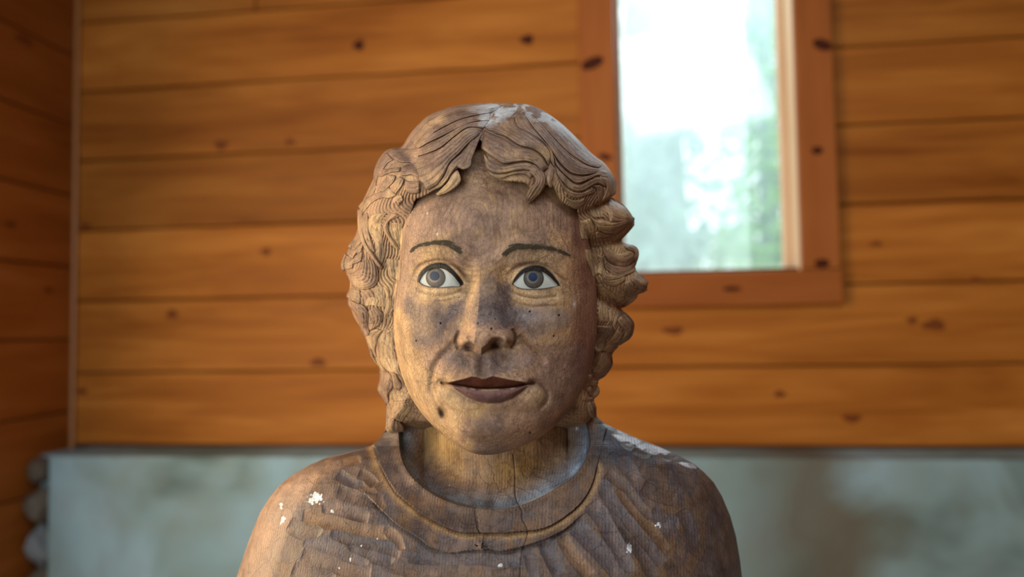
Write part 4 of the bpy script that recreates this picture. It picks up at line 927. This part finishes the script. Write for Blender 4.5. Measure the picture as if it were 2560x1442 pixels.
# viewer's right side
B('j', 2, 4, [(150, 1070), (160, 1250), (200, 1442)], [(230, 1080), (280, 1250), (290, 1440)])
B('j', 2, 5, [(200, 1080), (280, 1200), (330, 1350)], [(320, 1040), (400, 1200), (400, 1380)])
B('j', 2, 5, [(270, 800), (300, 900), (420, 1040)], [(560, 820), (560, 920), (540, 1050)])
B('j', 3, 11, [(650, 735), (740, 708), (895, 805), (992, 905), (1052, 1005), (1120, 1072)], [(640, 800), (700, 950), (720, 1100), (850, 1130), (1000, 1080), (1110, 1090)])
B('j', 1, 8, [(560, 800), (620, 880), (680, 1000), (700, 1130)], [(600, 800), (680, 880), (720, 1000), (725, 1130)])
B('j', 1, 8, [(800, 1370), (900, 1300), (1020, 1200), (1125, 1120)], [(800, 1420), (895, 1400), (995, 1300), (1125, 1150)])
B('j', 1, 9, [(420, 1320), (480, 1290), (600, 1330), (660, 1340)], [(420, 1390), (520, 1400), (640, 1390), (780, 1330)])
B('j', 3, 13, [(300, 960), (420, 1080), (560, 1080), (720, 1130), (880, 1120), (1060, 1060), (1125, 1080)], [(420, 1160), (500, 1260), (640, 1330), (780, 1330), (860, 1270), (1000, 1180), (1115, 1120)])
B('k', 2, 5, [(170, 300), (200, 480), (270, 650), (330, 820)], [(330, 330), (400, 450), (380, 620), (370, 800)])
B('k', 1, 6, [(410, 400), (430, 560), (380, 750)], [(490, 430), (500, 600), (470, 790)])
B('k', 1, 5, [(560, 250), (640, 330), (760, 400), (900, 370), (1000, 320)], [(520, 290), (640, 400), (800, 450), (930, 440), (1060, 380)])
B('k', 2, 9, [(470, 260), (600, 370), (740, 440), (900, 460), (1060, 380)], [(480, 330), (580, 500), (740, 600), (900, 620), (990, 560), (1080, 470)])
B('k', 2, 10, [(860, 275), (1000, 248), (1094, 305), (1122, 400), (1104, 520)], [(960, 330), (1040, 350), (1070, 390), (1060, 450), (1080, 560)])
B('k', 3, 11, [(490, 430), (600, 560), (740, 620), (900, 640), (1000, 600), (1112, 500)], [(500, 620), (600, 700), (700, 770), (840, 770), (960, 700), (1085, 580)])
B('k', 2, 11, [(510, 700), (600, 780), (700, 790), (840, 770), (960, 720), (1075, 650)], [(470, 790), (560, 850), (680, 850), (800, 820), (920, 760), (1080, 680)])
B('k', 2, 9, [(470, 800), (560, 860), (680, 860), (800, 830), (900, 800)], [(480, 880), (580, 950), (700, 960), (830, 900), (900, 820)])
B('k', 2, 5, [(440, 950), (500, 1060), (620, 1170), (720, 1230)], [(640, 1050), (700, 1120), (740, 1200), (780, 1290)])
B('k', 1, 6, [(400, 930), (430, 1100), (540, 1180)], [(470, 930), (520, 1060), (570, 1160)])
B('k', 2, 7, [(740, 1000), (860, 1060), (900, 1100)], [(720, 1100), (770, 1280), (880, 1240)])
B('k', 3, 9, [(960, 850), (1040, 950), (1040, 1020), (1150, 1030), (1280, 1050)], [(880, 900), (920, 1050), (960, 1150), (1060, 1120), (1245, 1075)])
B('k', 3, 11, [(1080, 745), (1175, 805), (1262, 875), (1300, 925)], [(1000, 850), (1080, 950), (1150, 1010), (1275, 1040)])
B('k', 1, 5, [(780, 1290), (900, 1240), (1020, 1180), (1100, 1120)], [(800, 1345), (895, 1315), (1025, 1225), (1105, 1135)])
B('k', 2, 4, [(430, 1220), (410, 1330), (400, 1442), (400, 1640)], [(560, 1210), (570, 1330), (570, 1442), (590, 1640)])
B('k', 1, 7, [(580, 1220), (640, 1330), (600, 1442), (620, 1640)], [(680, 1200), (730, 1320), (725, 1442), (660, 1640)])
B('l', 1, 8, [(790, 20), (720, 200), (670, 370), (700, 480)], [(850, 150), (770, 260), (720, 400), (730, 510)])
B('l', 2, 7, [(740, 450), (700, 560), (600, 680), (530, 740)], [(850, 520), (780, 640), (720, 700), (600, 740)])
B('l', 3, 11, [(860, 158), (972, 265), (1032, 380), (1002, 556), (935, 655)], [(740, 260), (820, 400), (900, 500), (850, 620), (800, 740)])
B('l', 6, 10, [(400, 370), (360, 480), (370, 640), (360, 780), (350, 900)], [(640, 390), (680, 520), (560, 600), (510, 720), (480, 860)])
B('l', 3, 7, [(760, 700), (640, 700), (560, 760), (490, 840)], [(760, 750), (680, 820), (620, 850), (520, 860)])
B('l', 3, 9, [(500, 850), (450, 950), (390, 1080), (280, 1260)], [(620, 860), (635, 1000), (635, 1090), (515, 1275), (400, 1345)])
B('l', 2, 8, [(400, 1080), (330, 1200), (260, 1290)], [(635, 1100), (555, 1230), (400, 1340)])
K('e', 8, [(240, 890), (265, 955), (325, 955)], 2, .7); K('e', 8, [(225, 980), (270, 1065), (310, 1035), (318, 970)], 2, .6); K('e', 7, [(190, 1080), (240, 1100), (285, 1085)], 2); K('e', 8, [(240, 1110), (255, 1190), (295, 1250)], 2, .6); K('e', 7, [(280, 1110), (290, 1190), (305, 1245)], 2, .3)
tt2 = np.linspace(0.004, 1, 260) * np.pi / 2; tb2 = np.pi / 2 + (np.arange(1, 31) / 30.0) * (np.pi / 2 - .02)
ph2 = np.linspace(-np.pi, np.pi, 760, endpoint=False)
T, PH = np.meshgrid(np.concatenate([tt2, tb2]), ph2, indexing='ij')
rr_ = np.sin(T) ** (2 / 2.3); U = KC[0] + rr_ * KR(PH) * np.cos(PH); V = KC[1] + rr_ * KR(PH) * np.sin(PH); front = T <= np.pi / 2 + 1e-6
hl = sdf(U, V, HAIRLINE, 80)
relc = np.zeros_like(U); groove = np.zeros_like(U)
for k, (pts, w, st, lf, tone) in enumerate(LOCKS):
    w2 = w * 1.75
    d, sd_, tp = pdist(U, V, spline(pts, 30), w2)
    m = d < w2
    x = (d[m] * sd_[m]) / w2
    rid = np.abs(np.sin(np.pi * (st + 1) * (x * .5 + .5) + .4 * np.sin(5 * tp[m] + k)))
    hgt = w * (.35 + .75 * lf) * np.sqrt(np.clip(1 - x * x, 0, 1)) * np.clip(np.minimum(tp[m] / .08, (1 - tp[m]) / .08), 0, 1) ** .5 * (.70 + .30 * rid)
    up = hgt > relc[m]
    relc[m] = np.where(up, hgt, relc[m])
xs = U + 13 * np.sin(V / 31 + U / 90) + 7 * np.sin(V / 13 + U / 40) + 16 * fnoise(U / 50, V / 50, 19, 2)
strand = np.abs(np.sin(np.pi * xs / 8.5)); low_ = sst(420, 500, V)
relc = (relc + 5.5 * strand * low_ - facet(U, V, 12, 24, 3.0)) * (1 - rr_ ** 14)
Zc = np.where(front, np.where(hl > 0, np.maximum(cap_front(U, V), head_z(U, V, False)), cap_front(U, V)) - PXM * relc + .016 * sst(-3, 7, hl) + .045 * sst(1050, 1090, V) * sst(992, 1022, U) * (1 - sst(1452, 1478, U)), .662 + .10 * (-np.cos(T)).clip(0))
n1 = fnoise(U / 70, V / 70, 151, 4); n2 = fnoise(U / 20, V / 20, 161, 3)
HB = np.array([.28, .172, .098]); HM = np.array([.175, .118, .092]); HO = np.array([.40, .268, .135])
Ch = np.zeros(U.shape + (3,)) + HB
Ch = blend(Ch, .8 * sst(.4, .6, n1), HO)
Ch = blend(Ch, .75 * (1 - sst(380, 470, V)) * sst(.3, .5, n1 + .1), HM)
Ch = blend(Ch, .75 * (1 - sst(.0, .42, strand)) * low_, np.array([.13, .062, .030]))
dust_sheen = sst(.42, .55, fnoise(U / 26, V / 14, 171, 3)) * (1 - sst(285, 330, V - .25 * np.abs(U - 1300)))  # pale dust on the crown, with the cool window sheen painted in
Ch = blend(Ch, .75 * dust_sheen * sst(1180, 1260, U), (.52, .58, .60))
al = .5 + .5 * sst(.4, .6, n2)
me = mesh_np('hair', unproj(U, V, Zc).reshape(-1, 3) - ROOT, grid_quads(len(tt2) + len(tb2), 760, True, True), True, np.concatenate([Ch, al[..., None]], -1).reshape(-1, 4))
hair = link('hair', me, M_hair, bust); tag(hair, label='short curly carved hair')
def hair_surf(u, v):
    z = cap_front(u, v); a = np.arctan2(v - HC[1], u - HC[0]); rho_ = np.hypot(u - HC[0], v - HC[1]) / HR(a)
    h = np.where(rho_ < 1, head_z(u, v, False), 9.0)
    return np.minimum(z, h)
def lock_mesh(pts, w, strands, lift, k):
    S = spline(pts, 46); seg = np.r_[0, np.cumsum(np.hypot(*np.diff(S, axis=0).T))]; n = max(18, int(seg[-1] / 4.0)); tq = np.linspace(0, 1, n)
    u = np.interp(tq * seg[-1], seg, S[:, 0]); v = np.interp(tq * seg[-1], seg, S[:, 1])
    z = hair_surf(u, v)
    z = np.convolve(np.pad(z, 4, 'edge'), np.ones(9) / 9, 'valid') - PXM * w * (lift * .9 + .18)
    Pc = unproj(u, v, z); Tn = np.gradient(Pc, axis=0); Tn /= np.linalg.norm(Tn, axis=1)[:, None]
    view = CAM - Pc; view /= np.linalg.norm(view, axis=1)[:, None]
    cen = unproj(1235, 680, .64); outw = Pc - cen; outw /= np.linalg.norm(outw, axis=1)[:, None]
    Nn = view * .75 + outw * .45; B = np.cross(Tn, Nn); B /= np.linalg.norm(B, axis=1)[:, None]; Nn = np.cross(B, Tn)
    prof = np.clip(tq / .10, 0, 1) ** .5 * np.clip((1 - tq) / .22, 0, 1) ** .5 * (.85 + .15 * np.sin(tq * 9 + k))
    prof = np.maximum(prof, .04)
    wm = w * .315 / 1000.0 * 1.22
    m = 36; a = np.linspace(0, 2 * np.pi, m, endpoint=False)
    cs, sn = np.cos(a), np.sin(a)
    rid = np.abs(np.cos(np.pi * strands * (cs * .5 + .5)[None, :] + .5 * np.sin(4 * tq + k)[:, None]))
    th = .58 * sn[None, :] * (1 + np.where(sn > 0, .34, 0)[None, :] * (rid - .6))
    X = Pc[:, None, :] + (wm * prof)[:, None, None] * (cs[None, :, None] * B[:, None, :] * 1.0 + th[..., None] * Nn[:, None, :])
    q = grid_quads(n, m, True, False)
    X = X.reshape(-1, 3); nv = len(X)
    X = np.vstack([X, Pc[:1], Pc[-1:]])
    caps = [[nv, (j + 1) % m, j, j] for j in range(m)]
    uu, vv = np.repeat(u, m), np.repeat(v, m); nn = fnoise(uu / 40 + k * 3.1, vv / 40, 200 + k, 3); ridc = np.repeat(rid.reshape(-1), 1)
    Cc = np.zeros((nv, 3)) + HB
    Cc = blend(Cc, .8 * sst(.38, .6, nn), HO * .95)
    nz = (np.tile(sn, n) * Nn.repeat(m, 0)[:, 2] + np.tile(cs, n) * B.repeat(m, 0)[:, 2])
    grey = .75 * (1 - sst(400, 520, vv)) + .25
    Cc = blend(Cc, grey * sst(.35, .62, fnoise(uu / 55, vv / 55, 300, 3) + .12), HM)
    Cc = blend(Cc, .6 * (1 - sst(.0, .35, ridc)) * (np.tile(sn, n) > .15), HB * .55)
    ds = (1 - sst(262, 300, vv - .42 * np.abs(uu - 1300))) * sst(.40, .52, fnoise(uu / 22, vv / 12, 171, 3)) * sst(1150, 1250, uu)  # crown dust with painted sheen, for the tube locks
    Cc = blend(Cc, .75 * ds, (.52, .58, .60))
    Cc = np.vstack([Cc, Cc[:1], Cc[-1:]])
    A = np.full((len(Cc), 1), .75)
    return mesh_np('lock', X - ROOT, q[:, ::-1], True, np.concatenate([Cc, A], 1))
for k, (pts, w, st, lf, tone) in enumerate(LOCKS):
    link('lock', lock_mesh(pts, w, st, lf, k), M_hair, hair)
def resample(pts, n):
    S = spline(pts, 60); g = np.r_[0, np.cumsum(np.hypot(*np.diff(S, axis=0).T))]; q = np.linspace(0, g[-1], n)
    return np.stack([np.interp(q, g, S[:, 0]), np.interp(q, g, S[:, 1])], 1), g[-1]
def ribbon_mesh(e1, e2, strands, h, k):
    _, la = resample(e1, 4); _, lb = resample(e2, 4); n = int(max(16, max(la, lb) / 2.6))
    a, _ = resample(e1, n); b, _ = resample(e2, n); side = sst(430, 520, a[:, 1].mean()); dr_ = (b - a) / (np.hypot(*(b - a).T)[:, None] + 1e-6); a, b = a - dr_ * 3.5 * side, b + dr_ * 3.5 * side; h = h * (1 + .10 * side); wid = np.hypot(*(a - b).T).max()
    m = int(max(12, wid / 1.8, strands * 7)); s = np.linspace(0, 1, m); s = .5 - .5 * np.cos(np.pi * s) * (.8 + .2 * np.abs(np.cos(np.pi * s)))
    uv = a[:, None, :] * (1 - s)[None, :, None] + b[:, None, :] * s[None, :, None]
    u, v = uv[..., 0], uv[..., 1]; t = np.linspace(0, 1, n)[:, None]; s = s[None, :]
    env = np.clip(1 - np.abs(2 * s - 1) ** (4 - 1.7 * side), 0, 1) ** (.5 + .15 * side) * np.clip(np.minimum(t / .07, (1 - t) / .07), 0, 1) ** .5
    wob = .10 * np.sin(5 * t + k) + .05 * np.sin(11 * t + 2 * k)
    ph_ = strands * (s + wob * s * (1 - s) * 2)
    rid = np.abs(np.sin(np.pi * ph_)); step = ph_ - np.floor(np.clip(ph_, 0, strands - 1e-4))
    fine = np.abs(np.sin(np.pi * 2.5 * ph_ + 1.3 * k)) * (1 + side)
    z = hair_surf(u, v)
    rel = h * env * (.72 + .22 * rid + .10 * step) + (1.7 + .9 * side) * fine / (1 + side) * env + (facet(u, v, 400 + k, 20, 2.0) * -1 + 1.0) * env - (5.0 - 3 * side) * (1 - np.clip(env * 3, 0, 1))
    P = unproj(u, v, z - PXM * rel)
    nn = fnoise(u / 40 + k * 3.1, v / 40, 200 + k, 3); n2_ = fnoise(u / 14, v / 14, 260, 3)
    C = np.zeros(u.shape + (3,)) + HB
    C = blend(C, .8 * sst(.36, .6, nn), HO)
    if h < 7.5: C = blend(C, .6 * np.ones_like(u) * sst(.2, .5, n2_), np.array([.40, .29, .155]))
    top = 1 - sst(395, 500, v)
    C = blend(C, (.85 * top + .30 * (1 - top) * (h > 8)) * sst(.30, .58, fnoise(u / 55, v / 55, 300, 3) + .12), HM)
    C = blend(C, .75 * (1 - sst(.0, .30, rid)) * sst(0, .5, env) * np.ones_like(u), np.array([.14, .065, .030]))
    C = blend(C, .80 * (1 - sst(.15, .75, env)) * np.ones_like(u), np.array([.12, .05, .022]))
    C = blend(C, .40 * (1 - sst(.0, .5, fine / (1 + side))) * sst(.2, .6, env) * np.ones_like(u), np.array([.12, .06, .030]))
    ds = (1 - sst(262, 300, v - .42 * np.abs(u - 1300))) * sst(.40, .52, fnoise(u / 22, v / 12, 171, 3)) * sst(1150, 1250, u)  # crown dust and cool sheen painted onto the ribbon locks
    edge = np.exp(-((ph_ - np.round(ph_)) / .06) ** 2) * (1 - sst(300, 420, v - .30 * np.abs(u - 1300))) * sst(1280, 1340, u) * sst(.4, .5, n2_)
    C = blend(C, np.clip(.8 * ds + .55 * edge, 0, .85), (.50, .56, .58))
    A = np.full(u.shape + (1,), .8)
    return mesh_np('lock', (P - ROOT).reshape(-1, 3), grid_quads(n, m, False, RIBFLIP(a, b)), True, np.concatenate([C, A], -1).reshape(-1, 4))
def RIBFLIP(a, b):
    d = a[-1] - a[0]; e = (b - a).mean(0); return (d[0] * e[1] - d[1] * e[0]) > 0
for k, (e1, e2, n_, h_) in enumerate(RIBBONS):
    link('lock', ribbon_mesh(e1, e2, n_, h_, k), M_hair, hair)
